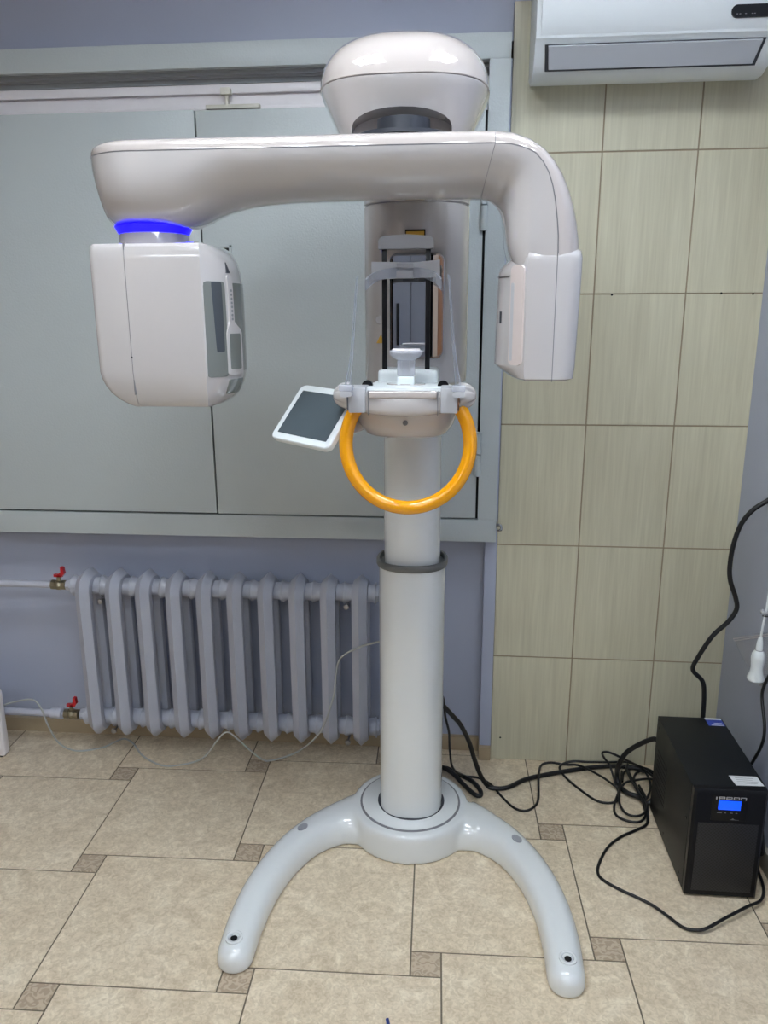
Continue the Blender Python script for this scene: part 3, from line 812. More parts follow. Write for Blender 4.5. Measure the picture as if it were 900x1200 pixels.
    for k in range(8):
        z = 1.528 + k * .0085
        patch('print_mark', lambda q: (1.7075, 1.7125), z, z + .005, M['print'], .0036, H, rr=.001, nz=3, ny=2)
    patch('lower_lamp', lambda z: (1.700, 1.760), 1.370, 1.402, M['smoke'], .0012, H, rr=.004)
tube_housing()

def sensor_housing():
    y0, y1 = 1.640, 1.880
    ym = (y0 + y1) / 2
    lv = [(1.404, .150, .232, .012, .126), (1.406, .142, .238, .004, .122), (1.409, .1395, .242, .0, .116), (1.428, .138, .2445, 0, .088), (1.434, .138, .245, 0, .083),
          (1.62, .137, .249, 0, .086), (1.632, .137, .249, 0, .090), (1.646, .137, .249, .0, .103), (1.654, .1385, .249, .0012, .114), (1.660, .143, .249, .004, .124), (1.664, .152, .2485, .009, .136), (1.666, .162, .247, .016, .15)]
    def plan(z, xc, xo, ins, xb):
        f, b = y0 + ins, y1 - ins; r = .034 + max(0, z - 1.646) * .75
        pts = [(xc, f)]
        for i in range(1, 16):
            v = -1 + 2 * i / 16; pts.append((xc + (xb - xc) * (1 - abs(v) ** 2.2), ym + v * (b - f) / 2))
        pts += [(xc, b)]
        for i in range(7):
            a = math.radians(90 - 90 * i / 6); pts.append((xo - r + r * math.cos(a), b - r + r * math.sin(a)))
        for i in range(7):
            a = math.radians(0 - 90 * i / 6); pts.append((xo - r + r * math.cos(a), f + r + r * math.sin(a)))
        return [(x, y, z) for x, y in pts]
    bm = B(); loft(bm, [plan(*l) for l in lv]); H = obj('sensor_housing', bm, M['white'], X, ang=24)
    bm = B(); box(bm, .1945, .1962, y0 - .0003, y0 + .003, 1.404, 1.662); obj('cover_seam', bm, M['seam'], H)
    def face(y, off=.001):
        v = (y - ym) / ((y1 - y0) / 2); return .1375 + (.0845 - .1375) * (1 - abs(v) ** 2.2) - off - .0014
    def patch(name, ya, yb, z0, z1, m, off, rr, parent):
        bm = B(); n = 26; k = 8; V = []
        for i in range(n + 1):
            z = z0 + (z1 - z0) * (.5 - .5 * math.cos(PI * i / n)); e = min(z - z0, z1 - z); ins = rr - math.sqrt(max(rr * rr - (rr - e) ** 2, 0)) if e < rr else 0
            V.append([bm.verts.new((face(ya + ins + (yb - ya - 2 * ins) * j / k, off), ya + ins + (yb - ya - 2 * ins) * j / k, z)) for j in range(k + 1)])
        W = [[bm.verts.new(v.co + Vector((.004, 0, 0))) for v in r] for r in V]
        for i in range(n):
            for j in range(k): bm.faces.new((V[i][j], V[i + 1][j], V[i + 1][j + 1], V[i][j + 1]))
            bm.faces.new((V[i][0], W[i][0], W[i + 1][0], V[i + 1][0])); bm.faces.new((V[i][k], V[i + 1][k], W[i + 1][k], W[i][k]))
        for j in range(k):
            bm.faces.new((V[0][j], V[0][j + 1], W[0][j + 1], W[0][j])); bm.faces.new((V[n][j], W[n][j], W[n][j + 1], V[n][j + 1]))
        return obj(name, bm, m, parent)
    w_ = patch('sensor_window', 1.6435, 1.674, 1.436, 1.634, M['beige'], .0012, .010, H)
    patch('window_slot', 1.664, 1.671, 1.445, 1.60, M['ltgrey'], .0018, .002, w_)
    patch('indicator_slot', 1.708, 1.7115, 1.52, 1.544, M['darkgrey'], .0012, .001, H)
    patch('housing_seam', 1.68, 1.735, 1.6135, 1.615, M['seam'], .0006, .0002, H)
sensor_housing()

def support():
    cx = -.112
    # front bar
    bm = B(); rings = []; n = 15
    for i in range(n + 1):
        u = -1 + 2 * i / n
        x = cx + .121 * u; yf = 1.668 + .020 * u * u; yb = 1.80; z0 = 1.3225 + .014 * u * u; z1 = 1.3775 + .003 * u * u
        yc, h = (yf + yb) / 2, (yb - yf) / 2
        rings.append([(x, yy, zz) for yy, zz in se(yc, (z0 + z1) / 2, h, (z1 - z0) / 2, 4.5, 32)])
    loft(bm, rings); S = obj('patient_support', bm, M['white'], X)
    bm = B(); box(bm, cx - .073, cx + .073, 1.6675, 1.72, 1.365, 1.3805, .004, 3)
    obj('front_lip', bm, M['lid'], S)
    # seams on the bar
    for s in (-1, 1):
        bm = B(); box(bm, cx + s * .0745 - .0007, cx + s * .0745 + .0007, 1.6725, 1.70, 1.329, 1.380); obj('bar_seam', bm, M['seam'], S)
    # platform
    bm = B()
    pl = [(cx + x, y) for x, y in ((-.098, 1.70), (.098, 1.70), (.106, 1.745), (.098, 1.80), (.078, 1.835), (.074, 1.90), (.07, 1.975), (-.07, 1.975), (-.074, 1.90), (-.078, 1.835), (-.098, 1.80), (-.106, 1.745))]
    prism_z(bm, pl, 1.35, 1.385); bevel_all(bm, .006, 3); obj('platform', bm, M['ac'], S)
    bm = B(); box(bm, cx - .071, cx + .071, 1.850, 1.965, 1.375, 1.414, .012, 4); obj('platform_back', bm, M['ac'], S)
    bm = B(); rings = [[(x, y, z) for x, y in se(cx, yc, a, b, 3.2, 48)] for z, a, b, yc in ((1.35, .122, .125, 1.83), (1.325, .119, .122, 1.83), (1.295, .110, .116, 1.84), (1.275, .098, .108, 1.85), (1.266, .086, .098, 1.86))]
    loft(bm, rings); ub = obj('under_bowl', bm, M['white'], S)
    bm = B(); lathe(bm, [(.006, .0), (.006, .003)], (cx + .003, 1.713, 1.3075), 'Y', 16); obj('screw', bm, M['seam'], ub)
    bm = B(); pts = se(cx, 1.795, .0435, .03, 2.6, 40); prism_z(bm, pts, 1.383, 1.3875); bevel_all(bm, .001); obj('chin_pad_plate', bm, M['lid'], S)
    # end knobs with grip flutes
    for s in (-1, 1):
        bm = B(); rings = []; n = 40
        for h, r in ((0, .030), (.008, .030), (.016, .0285), (.024, .025), (.030, .0205), (.035, .0145), (.038, .007), (.0385, .001)):
            ring = []
            for i in range(n):
                t = 2 * PI * i / n; fl = max(0, math.cos(5 * t)) ** 3 * min(1, h / .02) * .22
                rr = r * (1 - fl); ring.append((cx + s * (.119 + h), 1.725 + rr * math.cos(t), 1.366 + rr * math.sin(t)))
            rings.append(ring)
        loft(bm, rings); obj('end_knob', bm, M['white'], S, ang=60)
        bm = B(); prism_y(bm, [(cx + s * .1185 + a, b) for a, b in ((-.002, 1.340), (.002, 1.338), (.003, 1.372), (-.003, 1.372))], 1.678, 1.70); obj('clip_strip', bm, M['chrome'], S)
        # temple clamp block
        bm = B(); xa, xb = sorted((cx + s * .0805, cx + s * .117)); box(bm, xa, xb, 1.6715, 1.75, 1.334, 1.3875, .003); tb = obj('temple_clamp', bm, M['ltgrey'], S)
        bm = B(); lathe(bm, [(.0125, 0), (.0125, .012)], (cx + s * .0845, 1.7495, 1.3845), 'Y', 24); obj('clamp_slot', bm, M['black'], tb)
        xk = cx + s * .119
        bm = B(); box(bm, xk - .0155, xk + .0135, 1.652, 1.685, 1.3815, 1.394, .003); obj('clear_clip', bm, M['frost'], tb)
        bm = B(); pts = rrect(xk, 1.3755, .013, .0058, .0055); prism_y(bm, pts, 1.650, 1.68); bevel_all(bm, .0015); obj('clamp_knob', bm, M['ltgrey'], tb)
        # temple support blade
        bm = B(); rings = []
        for z, dx, hx, hy in ((1.385, .118, .0065, .014), (1.400, .117, .0065, .014), (1.43, .1115, .0042, .012), (1.47, .1065, .0032, .010), (1.53, .1015, .0026, .009), (1.59, .097, .0024, .008), (1.610, .095, .0022, .007), (1.617, .0925, .0018, .004)):
            rings.append([(cx + s * dx + px, 1.672 + py, z) for px, py in se(0, 0, hx, hy, 3, 16)])
        loft(bm, rings); obj('temple_support', bm, M['clear'], S)
    # chin rest
    bm = B(); box(bm, cx - .0205, cx + .0205, 1.765, 1.815, 1.384, 1.4045, .005, 3); ch = obj('chin_block', bm, M['ac'], S)
    bm = B(); box(bm, cx - .0195, cx + .0195, 1.772, 1.808, 1.4045, 1.452, .003); obj('chin_stem', bm, M['frost'], ch)
    for dx in (-.009, .009):
        bm = B(); box(bm, cx + dx - .001, cx + dx + .001, 1.7705, 1.773, 1.412, 1.438); obj('stem_line', bm, M['midgrey'], ch)
    bm = B(); rings = []
    for z, a, b in ((1.440, .020, .018), (1.446, .030, .024), (1.453, .037, .029), (1.459, .0385, .030), (1.461, .036, .028), (1.457, .031, .024)):
        rings.append([(x, y, z) for x, y in se(cx, 1.785, a, b, 3.2, 40)])
    loft(bm, rings); obj('chin_cup', bm, M['frost'], ch)
    bm = B(); rings = [[(x, y, z) for x, y in se(cx, 1.787, a, b, 3.5, 32)] for z, a, b in ((1.455, .031, .022), (1.4625, .0315, .0225), (1.4645, .030, .021))]
    loft(bm, rings); obj('chin_pad', bm, M['pvc'], ch)
    # forehead rods and rest
    rx = -.117
    for s in (-1, 1):
        bm = B(); box(bm, rx + s * .050 - .0058, rx + s * .050 + .0058, 1.858, 1.866, 1.40, 1.70, .0015); obj('forehead_rod', bm, M['black'], S)
    bm = B(); pts = []
    hw = .0625
    pts = [(rx - hw, 1.682), (rx + hw, 1.682), (rx + hw, 1.700), (rx + hw - .004, 1.706), (rx + hw - .012, 1.7095), (rx, 1.713), (rx - hw + .012, 1.7095), (rx - hw + .004, 1.706), (rx - hw, 1.700)]
    prism_y(bm, pts, 1.845, 1.872); bevel_all(bm, .002); obj('rod_cap', bm, M['midgrey'], S)
    bm = B(); pts = [(rx - .077, 1.616), (rx + .077, 1.620), (rx + .077, 1.657), (rx + .02, 1.652), (rx - .077, 1.654)]
    prism_y(bm, pts, 1.835, 1.847); bevel_all(bm, .0015); fh = obj('forehead_plate', bm, M['ltgrey'], S)
    bm = B(); box(bm, rx - .020, rx + .018, 1.828, 1.86, 1.640, 1.650, .001); box(bm, rx - .020, rx + .018, 1.828, 1.86, 1.618, 1.634, .001); obj('forehead_slider', bm, M['midgrey'], fh)
    bm = B(); rings = []
    n = 26
    for i in range(n + 1):
        u = -1 + 2 * i / n
        x = rx + .082 * math.sin(u * 1.35) / math.sin(1.35); y = 1.835 - .075 * (1 - math.cos(u * 1.35)) / (1 - math.cos(1.35))
        zt = 1.642 - .030 * abs(u) ** 2.2; zb = zt - .022
        tx_, ty_ = math.cos(u * 1.35), -math.sin(u * 1.35) * .9
        nx, ny = -ty_ * .002, tx_ * .002
        rings.append([(x - nx, y - ny, zb), (x + nx, y + ny, zb), (x + nx, y + ny, zt), (x - nx, y - ny, zt)])
    loft(bm, rings); bevel_all(bm, .0006, 1); obj('forehead_band', bm, M['clear'], fh, ang=50)
    # yellow handle
    bm = B(); R_, rm = .137, .0155; hc = (-.103, 1.705, 1.2615); P = []
    for k in range(61):
        a = math.radians(145 + (395 - 145) * k / 60)
        P.append((hc[0] + R_ * math.cos(a), hc[1] + .02 * (math.sin(a)), hc[2] + (R_ + .002) * math.sin(a)))
    tube(bm, P, rm, n=24, smooth=False); obj('handle_ring', bm, M['yellow'], X, ang=60)
    # tablet
    TL = Vector((-.369, 1.88, 1.377)); A = Vector((.157, -.12, -.008)); Bv = Vector((-.066, -.080, -.117))
    a = A.normalized(); b = (Bv - a * Bv.dot(a)).normalized(); nrm = a.cross(b); 
    if nrm.y > 0: nrm = -nrm
    wA, hB = A.length, Bv.length; c0 = TL + A / 2 + Bv / 2
    def slab(hw_, hh_, r, d0, d1, name, m, par, bev=0.0):
        bm = B(); pts = rrect(0, 0, hw_, hh_, r, 6)
        rings = [[c0 + a * p + b * q + nrm * d for p, q in pts] for d in (d0, d1)]
        if bev:
            pin = rrect(0, 0, hw_ - bev, hh_ - bev, max(r - bev, .001), 6)
            rings = [[c0 + a * p + b * q + nrm * d0 for p, q in pin], [c0 + a * p + b * q + nrm * (d0 + bev) for p, q in pts], [c0 + a * p + b * q + nrm * (d1 - bev * .4) for p, q in pts], [c0 + a * p + b * q + nrm * d1 for p, q in rrect(0, 0, hw_ - bev * .4, hh_ - bev * .4, max(r - bev * .4, .001), 6)]]
        loft(bm, rings); return obj(name, bm, m, par)
    T = slab(wA / 2, hB / 2, .017, -.020, 0, 'touch_panel', M['ac'], X, .006)
    slab(wA / 2 - .0165, hB / 2 - .0175, .002, -.002, .0006, 'screen', M['screen'], T)
    bm = B(); e = c0 - nrm * .02 + a * .06
    tube(bm, [tuple(c0 - nrm * .018 + a * .02), tuple(e + Vector((.02, .02, -.012))), (-.20, 1.83, 1.30)], .017, n=14); obj('panel_bracket', bm, M['white'], T)
support()

# ------------------------------------------------------------------ air conditioner
def aircon():
    t = thing('air_conditioner', (0.5, 2.41, 2.135), 'white wall air conditioner on the tiles at the top right', 'air conditioner')
    x0, x1 = .193, .805
    prof = [(2.5152, 2.185), (2.5152, 2.46), (2.345, 2.46), (2.318, 2.44), (2.312, 2.40), (2.312, 2.256), (2.318, 2.238), (2.330, 2.230), (2.345, 2.205), (2.37, 2.172), (2.41, 2.158), (2.46, 2.160)]
    bm = B(); loft(bm, [[(x, y, z) for y, z in prof] for x in (x0, x1)]); bevel_all(bm, .008, 3, 60); A = obj('body', bm, M['ac'], t)
    pf = [(2.335, 2.238), (2.316, 2.244), (2.303, 2.262), (2.300, 2.30), (2.300, 2.44), (2.335, 2.455)]
    bm = B(); loft(bm, [[(x, y, z) for y, z in pf] for x in (x0 + .012, x1 - .004)]); bevel_all(bm, .012, 3, 60); F = obj('front_panel', bm, M['ac'], t)
    bm = B(); pts = rrect((.680 + .80) / 2, 2.279, .062, .0145, .014, 6); prism_y(bm, pts, 2.2975, 2.303); D_ = obj('display', bm, M['black'], F)
    for x in (.690, .697, .711, .727, .733):
        bm = B(); box(bm, x, x + .004, 2.297, 2.298, 2.2715, 2.273); obj('display_mark', bm, M['print'], D_)
    # louver flap: lies on the sloping front below the panel
    bm = B(); 
    fl = [(.226, 0), (.772, 0), (.762, 1), (.232, 1)]
    def pt(x, v, d): 
        y = 2.331 + v * .035; z = 2.226 - v * .049; return (x, y - d * .8, z - d * .6)
    loft(bm, [[pt(x, v, 0) for x, v in ((.218, -.02), (.780, -.02), (.770, 1.08), (.224, 1.08))], [pt(x, v, .0025) for x, v in ((.218, -.02), (.780, -.02), (.770, 1.08), (.224, 1.08))]]); obj('louver_gap', bm, M['darkgrey'], t)
    bm = B(); loft(bm, [[pt(x, v, 0) for x, v in fl], [pt(x, v, .008) for x, v in ((.2275, .03), (.771, .03), (.760, .97), (.234, .97))]]); bevel_all(bm, .003, 2, 40); obj('louver', bm, M['ac_low'], t)
aircon()

# ------------------------------------------------------------------ uninterruptible power supply
def ups():
    x0, x1, y0, y1, h = .643, .834, 1.874, 2.262, .330
    t = thing('power_supply', ((x0 + x1) / 2, (y0 + y1) / 2, 0), 'black tower power supply with blue display on the floor by the right wall', 'power supply')
    bm = B(); box(bm, x0, x1, y0 + .022, y1, .006, h, .003); c = obj('case', bm, M['ups_metal'], t)
    bm = B(); pts = [(x0 + .0015, .004), (x1 - .0015, .004), (x1 - .0015, h - .001), (x0 + .0015, h - .001)]
    loft(bm, [[(x, y0 + .024, z) for x, z in pts], [(x, y0 + .006, z) for x, z in pts], [(x, y0, z) for x, z in ((x0 + .008, .008), (x1 - .008, .008), (x1 - .008, h - .010), (x0 + .008, h - .010))]]); bevel_all(bm, .003, 2); f = obj('front_bezel', bm, M['black'], t)
    bm = B(); box(bm, x0 + .018, x1 - .018, y0 - .0012, y0 + .004, .022, .232, .001); obj('vent_grille', bm, M['grille'], f)
    bm = B(); box(bm, x0 + .048, x1 - .052, y0 - .0015, y0 + .004, .240, .316, .002); p = obj('control_panel', bm, M['black'], f)
    cxp = (x0 + x1) / 2 - .003
    bm = B(); box(bm, cxp - .0285, cxp + .0285, y0 - .0025, y0, .274, .301, .001); obj('display', bm, M['bluelcd'], p)
    # lettering  i p p o n  (wide squared letters)
    bm = B(); zl, zh = .3045, .3125; yA, yB = y0 - .0024, y0 - .001; wl = .0024; x = cxp - .036
    def seg(xa, xb, za, zb): box(bm, xa, xb, yA, yB, za, zb)
    th = .0018
    seg(x, x + .0026, zl, zh - .001); x += .0075
    for _ in range(2):
        W = .0155
        seg(x, x + wl, zl - .0045 * 0, zh); seg(x, x + W, zh - th, zh); seg(x + W - wl, x + W, zl + .0025, zh); seg(x + wl, x + W, zl + .0018, zl + .0018 + th)
        x += W + .0028
    W = .0155
    seg(x, x + wl, zl, zh); seg(x + W - wl, x + W, zl, zh); seg(x, x + W, zh - th, zh); seg(x, x + W, zl, zl + th); x += W + .0028
    W = .0145
    seg(x, x + wl, zl, zh); seg(x, x + W, zh - th, zh); seg(x + W - wl, x + W, zl, zh)
    obj('logo', bm, M['logo'], p)
    for k, wd in enumerate((.012, .004, .007, .005)):
        bm = B(); xx = cxp - .03 + (0, .019, .033, .047)[k]; box(bm, xx, xx + wd, y0 - .0022, y0 - .001, .2640, .2658); obj('button_mark', bm, M['print'], p)
    bm = B(); pts = [(cxp + .004, .2445), (cxp + .028, .2445), (cxp + .016, .2455), (cxp + .012, .2495), (cxp + .008, .2455)]; prism_y(bm, pts, y0 - .0022, y0 - .001); obj('power_mark', bm, M['print'], p)
    bm = B(); loft(bm, [[(.757, 1.900, z), (.829, 1.902, z), (.825, 1.945, z), (.752, 1.945, z)] for z in (h - .0005, h + .0008)]); lb = obj('rating_label', bm, M['label'], c)
    bm = B()
    for k in range(4):
        y = 1.910 + k * .008; box(bm, .765, .765 + (.050, .055, .042, .048)[k], y, y + .0012, h + .0007, h + .0010)
    obj('label_text', bm, M['print'], lb)
    bm = B(); box(bm, .781, .829, 2.212, 2.258, h - .0005, h + .0008); bl = obj('sticker', bm, M['labelblue'], c)
    bm = B(); box(bm, .781, .829, 2.248, 2.258, h + .0006, h + .0011); box(bm, .790, .826, 2.213, 2.217, h + .0006, h + .0011); box(bm, .800, .824, 2.225, 2.228, h + .0006, h + .0011); obj('sticker_print', bm, M['label'], bl)
    for y, z in ((1.915, .215), (1.932, .03), (2.10, .03), (2.24, .30)):
        bm = B(); lathe(bm, [(.004, 0), (.004, -.0015)], (x0, y, z), 'X', 12); obj('case_screw', bm, M['black'], c)
    bm = B()
    for k in range(9):
        z = .10 + k * .016; box(bm, x0 - .0012, x0 + .001, 2.12, 2.225, z, z + .006)
    obj('side_vent', bm, M['grille'], c)
    for xx in (x0 + .02, x1 - .02):
        for yy in (y0 + .04, y1 - .04):
            bm = B(); lathe(bm, [(.010, 0), (.011, .004), (.011, .007)], (xx, yy, 0), n=16); obj('foot', bm, M['black'], t)
ups()

# ------------------------------------------------------------------ cables
def cable(name, pts, r, m, label, n=8, sub=6):
    grp = {'coiled_cable': 'coiled black cable loops', 'power_cable': 'thick black floor cables', 'signal_cable': 'thin black floor cables'}.get(name)
    bm = B(); tube(bm, pts, r, n=n, sub=sub); return tag(obj(name, bm, m, ang=80), label, 'cable', grp)
cable('grey_cable', [(-1.62, 2.42, .17), (-1.594, 2.42, .184), (-1.544, 2.42, .2), (-1.485, 2.42, .209), (-1.451, 2.41, .182), (-1.43, 2.405, .12), (-1.415, 2.43, .04), (-1.385, 2.445, .003), (-1.333, 2.435, .003), (-1.266, 2.464, .003), (-1.239, 2.5, .003), (-1.213, 2.53, .003),
      (-1.165, 2.502, .003), (-1.094, 2.421, .003), (-1.004, 2.368, .003), (-.933, 2.38, .003), (-.86, 2.385, .03), (-.795, 2.352, .12), (-.757, 2.34, .161), (-.723, 2.345, .137), (-.66, 2.40, .03), (-.62, 2.42, .012), (-.53, 2.43, .045), (-.437, 2.36, .165),
      (-.391, 2.36, .288), (-.381, 2.36, .351), (-.371, 2.36, .419), (-.346, 2.35, .458), (-.28, 2.3, .513), (-.213, 2.2, .575), (-.16, 2.195, .60)], .0032, M['greycable'], 'thin grey cable drooping in front of the radiator and along the floor')
cable('power_cable', [(-.06, 2.194, .40), (-.029, 2.2, .393), (-.021, 2.21, .365), (.008, 2.23, .32), (.036, 2.25, .275), (.065, 2.28, .198), (.084, 2.3, .125), (.105, 2.315, .06), (.130, 2.325, .014), (.155, 2.32, .009), (.198, 2.329, .009), (.258, 2.379, .009), (.333, 2.415, .009), (.424, 2.449, .009), (.517, 2.478, .009), (.60, 2.488, .009), (.68, 2.47, .009), (.73, 2.40, .02), (.745, 2.262, .07)], .0075, M['cable'], 'thickest black cable dropping from the white column and running along the tiled wall', n=12)
cable('signal_cable', [(-.06, 2.193, .41), (-.024, 2.2, .402), (-.013, 2.22, .319), (-.001, 2.24, .255), (.003, 2.27, .17), (.014, 2.30, .09), (.05, 2.375, .015), (.1, 2.385, .004), (.142, 2.348, .005), (.175, 2.284, .004), (.21, 2.227, .004), (.244, 2.212, .004), (.276, 2.237, .004), (.294, 2.284, .004), (.304, 2.382, .02), (.321, 2.468, .010), (.354, 2.486, .012), (.402, 2.485, .008), (.455, 2.461, .020), (.517, 2.40, .020), (.564, 2.355, .012), (.60, 2.38, .02), (.70, 2.40, .02), (.72, 2.262, .05)], .0040, M['cable'], 'thin black cable making a low loop on the floor right of the column')
cable('signal_cable', [(.705, 2.262, .06), (.698, 2.40, .020), (.637, 2.49, .022), (.563, 2.49, .022), (.488, 2.485, .022), (.435, 2.485, .022), (.4, 2.485, .011), (.385, 2.465, .006), (.396, 2.414, .006), (.437, 2.343, .004), (.483, 2.285, .004), (.531, 2.28, .004), (.558, 2.31, .006), (.558, 2.367, .012), (.545, 2.42, .05), (.524, 2.42, .08), (.513, 2.4, .111), (.535, 2.4, .113), (.581, 2.4, .093), (.652, 2.46, .03), (.70, 2.44, .02), (.735, 2.262, .05)], .0040, M['cable'], 'thin black cable crossing the floor as a slack bow left of the tangled coil')
cable('power_cable', [(.70, 2.266, .235), (.66, 2.285, .231), (.645, 2.3, .227), (.614, 2.33, .19), (.579, 2.35, .145), (.560, 2.36, .095), (.562, 2.385, .045), (.566, 2.373, .014), (.586, 2.327, .012), (.618, 2.306, .012), (.637, 2.275, .012), (.66, 2.275, .03), (.69, 2.264, .06)], .0080, M['cable'], 'thick black cable arching out from behind the power supply down into the coil', n=12)
coils = [([(.61, 2.49, .012), (.572, 2.44, .018), (.568, 2.38, .018), (.56, 2.332, .015), (.532, 2.259, .010), (.529, 2.214, .005), (.558, 2.187, .005), (.596, 2.186, .005), (.621, 2.222, .008), (.625, 2.299, .014), (.622, 2.374, .012), (.619, 2.444, .008), (.624, 2.485, .006)], 'largest loop of thin black cable coiled beside the power supply'),
         ([(.62, 2.485, .02), (.611, 2.46, .02), (.608, 2.408, .022), (.618, 2.326, .022), (.628, 2.267, .018), (.618, 2.222, .014), (.586, 2.200, .014), (.556, 2.216, .014), (.548, 2.269, .018), (.562, 2.331, .024), (.578, 2.39, .022), (.59, 2.44, .02)], 'middle loop of thin black cable lying over the coil beside the power supply'),
         ([(.665, 2.449, .014), (.655, 2.458, .012), (.634, 2.435, .012), (.623, 2.394, .010), (.632, 2.337, .008), (.642, 2.305, .008), (.668, 2.36, .012), (.675, 2.413, .014), (.668, 2.465, .012), (.63, 2.475, .010), (.60, 2.45, .008), (.585, 2.40, .006)], 'smallest loop of thin black cable tucked between coil and tiled wall')]
for p, lb in coils: cable('coiled_cable', p, .0040, M['cable'], lb)
cable('floor_cable', [(.63, 2.36, .02), (.638, 2.295, .016), (.628, 2.223, .006), (.613, 2.174, .005), (.574, 2.142, .005), (.521, 2.105, .005), (.474, 2.054, .005), (.436, 1.98, .005), (.426, 1.937, .005), (.438, 1.91, .005), (.472, 1.88, .005), (.512, 1.854, .005), (.55, 1.825, .005), (.581, 1.788, .005), (.608, 1.752, .006), (.637, 1.74, .010), (.666, 1.745, .014), (.723, 1.779, .020), (.792, 1.824, .020), (.835, 1.853, .016), (.860, 1.894, .012), (.872, 1.939, .010), (.874, 1.984, .02), (.872, 2.03, .06), (.874, 2.06, .10)], .0042, M['cable'], 'thin black cable sweeping across the floor in front of the power supply')
cable('black_cable_loop', [(-.06, 2.40, .008), (-.032, 2.42, .008), (-.008, 2.428, .008), (.033, 2.395, .008), (.079, 2.358, .008), (.104, 2.311, .008), (.106, 2.278, .008), (.086, 2.281, .009), (.05, 2.331, .012), (.013, 2.383, .018), (-.031, 2.411, .022), (-.06, 2.37, .015)], .0075, M['cable'], 'thick black cable looped on the floor behind the round base', n=12)
cable('wall_cable', [(.782, 2.272, .22), (.783, 2.276, .316), (.781, 2.28, .395), (.773, 2.285, .441), (.743, 2.29, .475), (.755, 2.29, .518), (.791, 2.29, .589), (.831, 2.29, .635), (.852, 2.29, .677), (.845, 2.29, .715), (.826, 2.29, .763), (.819, 2.29, .808), (.822, 2.29, .874), (.837, 2.29, .939), (.864, 2.285, .985), (.906, 2.28, 1.019)], .0070, M['cable'], 'black cable snaking up from the power supply to the right wall', n=12)
cable('hanging_cable', [(.900, 2.03, .64), (.886, 2.073, .584), (.88, 2.103, .517), (.88, 2.103, .477), (.88, 2.065, .414), (.88, 2.067, .359), (.88, 2.109, .281), (.88, 2.141, .228), (.882, 2.15, .16), (.884, 2.10, .09), (.884, 2.03, .045), (.884, 1.985, .065), (.886, 2.01, .12)], .0045, M['cable'], 'black cable hanging on the right wall behind the power supply')

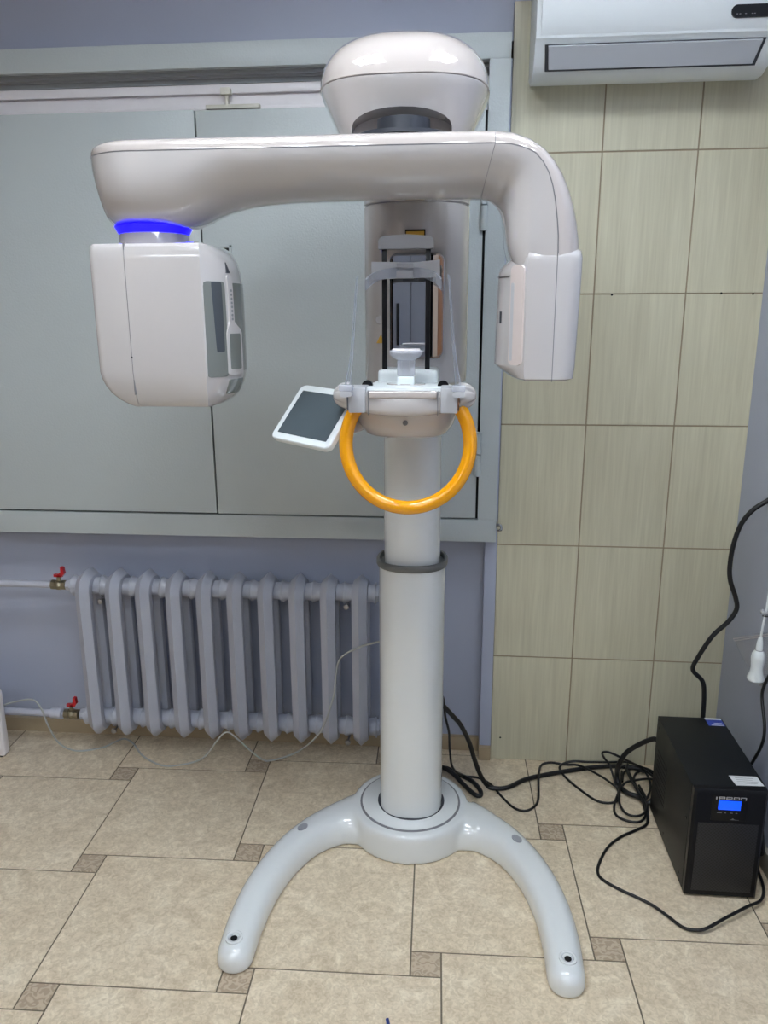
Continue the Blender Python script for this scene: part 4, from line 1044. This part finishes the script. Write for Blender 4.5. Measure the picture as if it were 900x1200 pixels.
# ------------------------------------------------------------------ bag and hand switch on the right wall
def bag():
    A, Bq, C, D_ = (2.425, .532), (2.10, .690), (2.03, .581), (2.174, .485)
    bm = B(); n = 14; g = []
    for s in (0, 1):
        G = []
        for i in range(n + 1):
            row = []
            for j in range(n + 1):
                u, v = i / n, j / n
                y = (A[0] * (1 - u) + Bq[0] * u) * (1 - v) + (D_[0] * (1 - u) + C[0] * u) * v
                z = (A[1] * (1 - u) + Bq[1] * u) * (1 - v) + (D_[1] * (1 - u) + C[1] * u) * v
                k = (u * (1 - u) * 4) ** .5 * (v * (1 - v) * 4) ** .5 if 0 < u < 1 and 0 < v < 1 else 0
                x = (.901 - .003 * k) if s == 0 else (.899 - .026 * k + .003 * noise.noise(Vector((y * 24, z * 24, 3))) * k)
                row.append(bm.verts.new((x, y, z)))
            G.append(row)
        g.append(G)
        for i in range(n):
            for j in range(n): bm.faces.new((G[i][j], G[i + 1][j], G[i + 1][j + 1], G[i][j + 1]))
    edge = [(i, 0) for i in range(n)] + [(n, j) for j in range(n)] + [(n - i, n) for i in range(n)] + [(0, n - j) for j in range(n)]
    for (i, j), (k, l) in zip(edge, edge[1:] + edge[:1]):
        bm.faces.new((g[0][i][j], g[0][k][l], g[1][k][l], g[1][i][j]))
    o = obj('plastic_bag', bm, M['bag'])
    tag(o, 'clear zip-lock plastic bag hanging askew on the right wall', 'plastic bag')
    bm = B()
    for q in (.05, .09):
        a = Vector((.8985, A[0] + (D_[0] - A[0]) * q, A[1] + (D_[1] - A[1]) * q)); b_ = Vector((.8985, Bq[0] + (C[0] - Bq[0]) * q, Bq[1] + (C[1] - Bq[1]) * q))
        tube(bm, [a, b_], .0016, n=6, smooth=False)
    obj('zip_strip', bm, mat('white_zip', (214, 206, 212), 0.4), o)
    t = thing('hand_switch', (.868, 2.134, .515), 'white bulb-shaped hand switch hanging by its cord in front of the plastic bag', 'hand switch')
    bm = B(); lathe(bm, [(.001, .0), (.018, .002), (.0235, .008), (.0235, .014), (.0185, .026), (.0165, .042), (.0175, .058), (.019, .072), (.0175, .086), (.012, .094), (.0095, .097), (.0085, .118), (.0055, .135), (.003, .137)], (.868, 2.134, .518), n=28); bh = obj('switch_body', bm, M['ac'], t)
    bm = B(); lathe(bm, [(.0102, .0955), (.0102, .098)], (.868, 2.134, .518), n=20); obj('body_seam', bm, M['seam'], bh)
    bm = B(); tube(bm, [(.868, 2.134, .645), (.869, 2.131, .69), (.874, 2.134, .735), (.880, 2.142, .80), (.886, 2.15, .90)], .0032, n=10); obj('cord', bm, M['ac'], t)
    bm = B(); tube(bm, [(.876, 2.165, .715), (.872, 2.15, .728), (.872, 2.135, .724), (.876, 2.11, .738)], .005, n=10); obj('cord_clip', bm, M['frost'], t)
    bm = B(); tube(bm, [(.873, 2.15, .712), (.870, 2.12, .722), (.871, 2.09, .734)], .0022, n=8); obj('cord_tie', bm, M['black'], t)
bag()

# ------------------------------------------------------------------ small things at the frame edges
bm = B(); box(bm, -1.80, -1.586, 2.372, 2.41, 0.004, .252, .010, 3)
t = thing('white_panel', (-1.69, 2.39, 0), 'white upright panel standing on the floor at the far left below the lower heating pipe', 'panel')
obj('panel', bm, M['pvc'], t)
bm = B(); box(bm, -1.79, -1.60, 2.376, 2.406, 0.0, .006, .001); obj('foot', bm, M['darkgrey'], t)
bm = B(); tube(bm, [(-.1265, 1.4165, .004), (-.1235, 1.405, .004), (-.090, 1.275, .004)], lambda f: .0012 + min(f * 6, 1) * .0028, n=10)
p = obj('pen', bm, M['pen']); tag(p, 'blue pen lying on the floor at the very bottom of the frame', 'pen')

# ------------------------------------------------------------------ view
vs = sc.view_settings
sc.display_settings.display_device = 'sRGB'
vs.view_transform = 'Standard'; vs.look = 'None'; vs.exposure = -0.28; vs.gamma = 1.0; vs.use_curve_mapping = False
sc.cycles.max_bounces = 10; sc.cycles.transmission_bounces = 10; sc.cycles.transparent_max_bounces = 10
sc.cycles.caustics_reflective = False; sc.cycles.caustics_refractive = False
sc.cycles.use_denoising = True
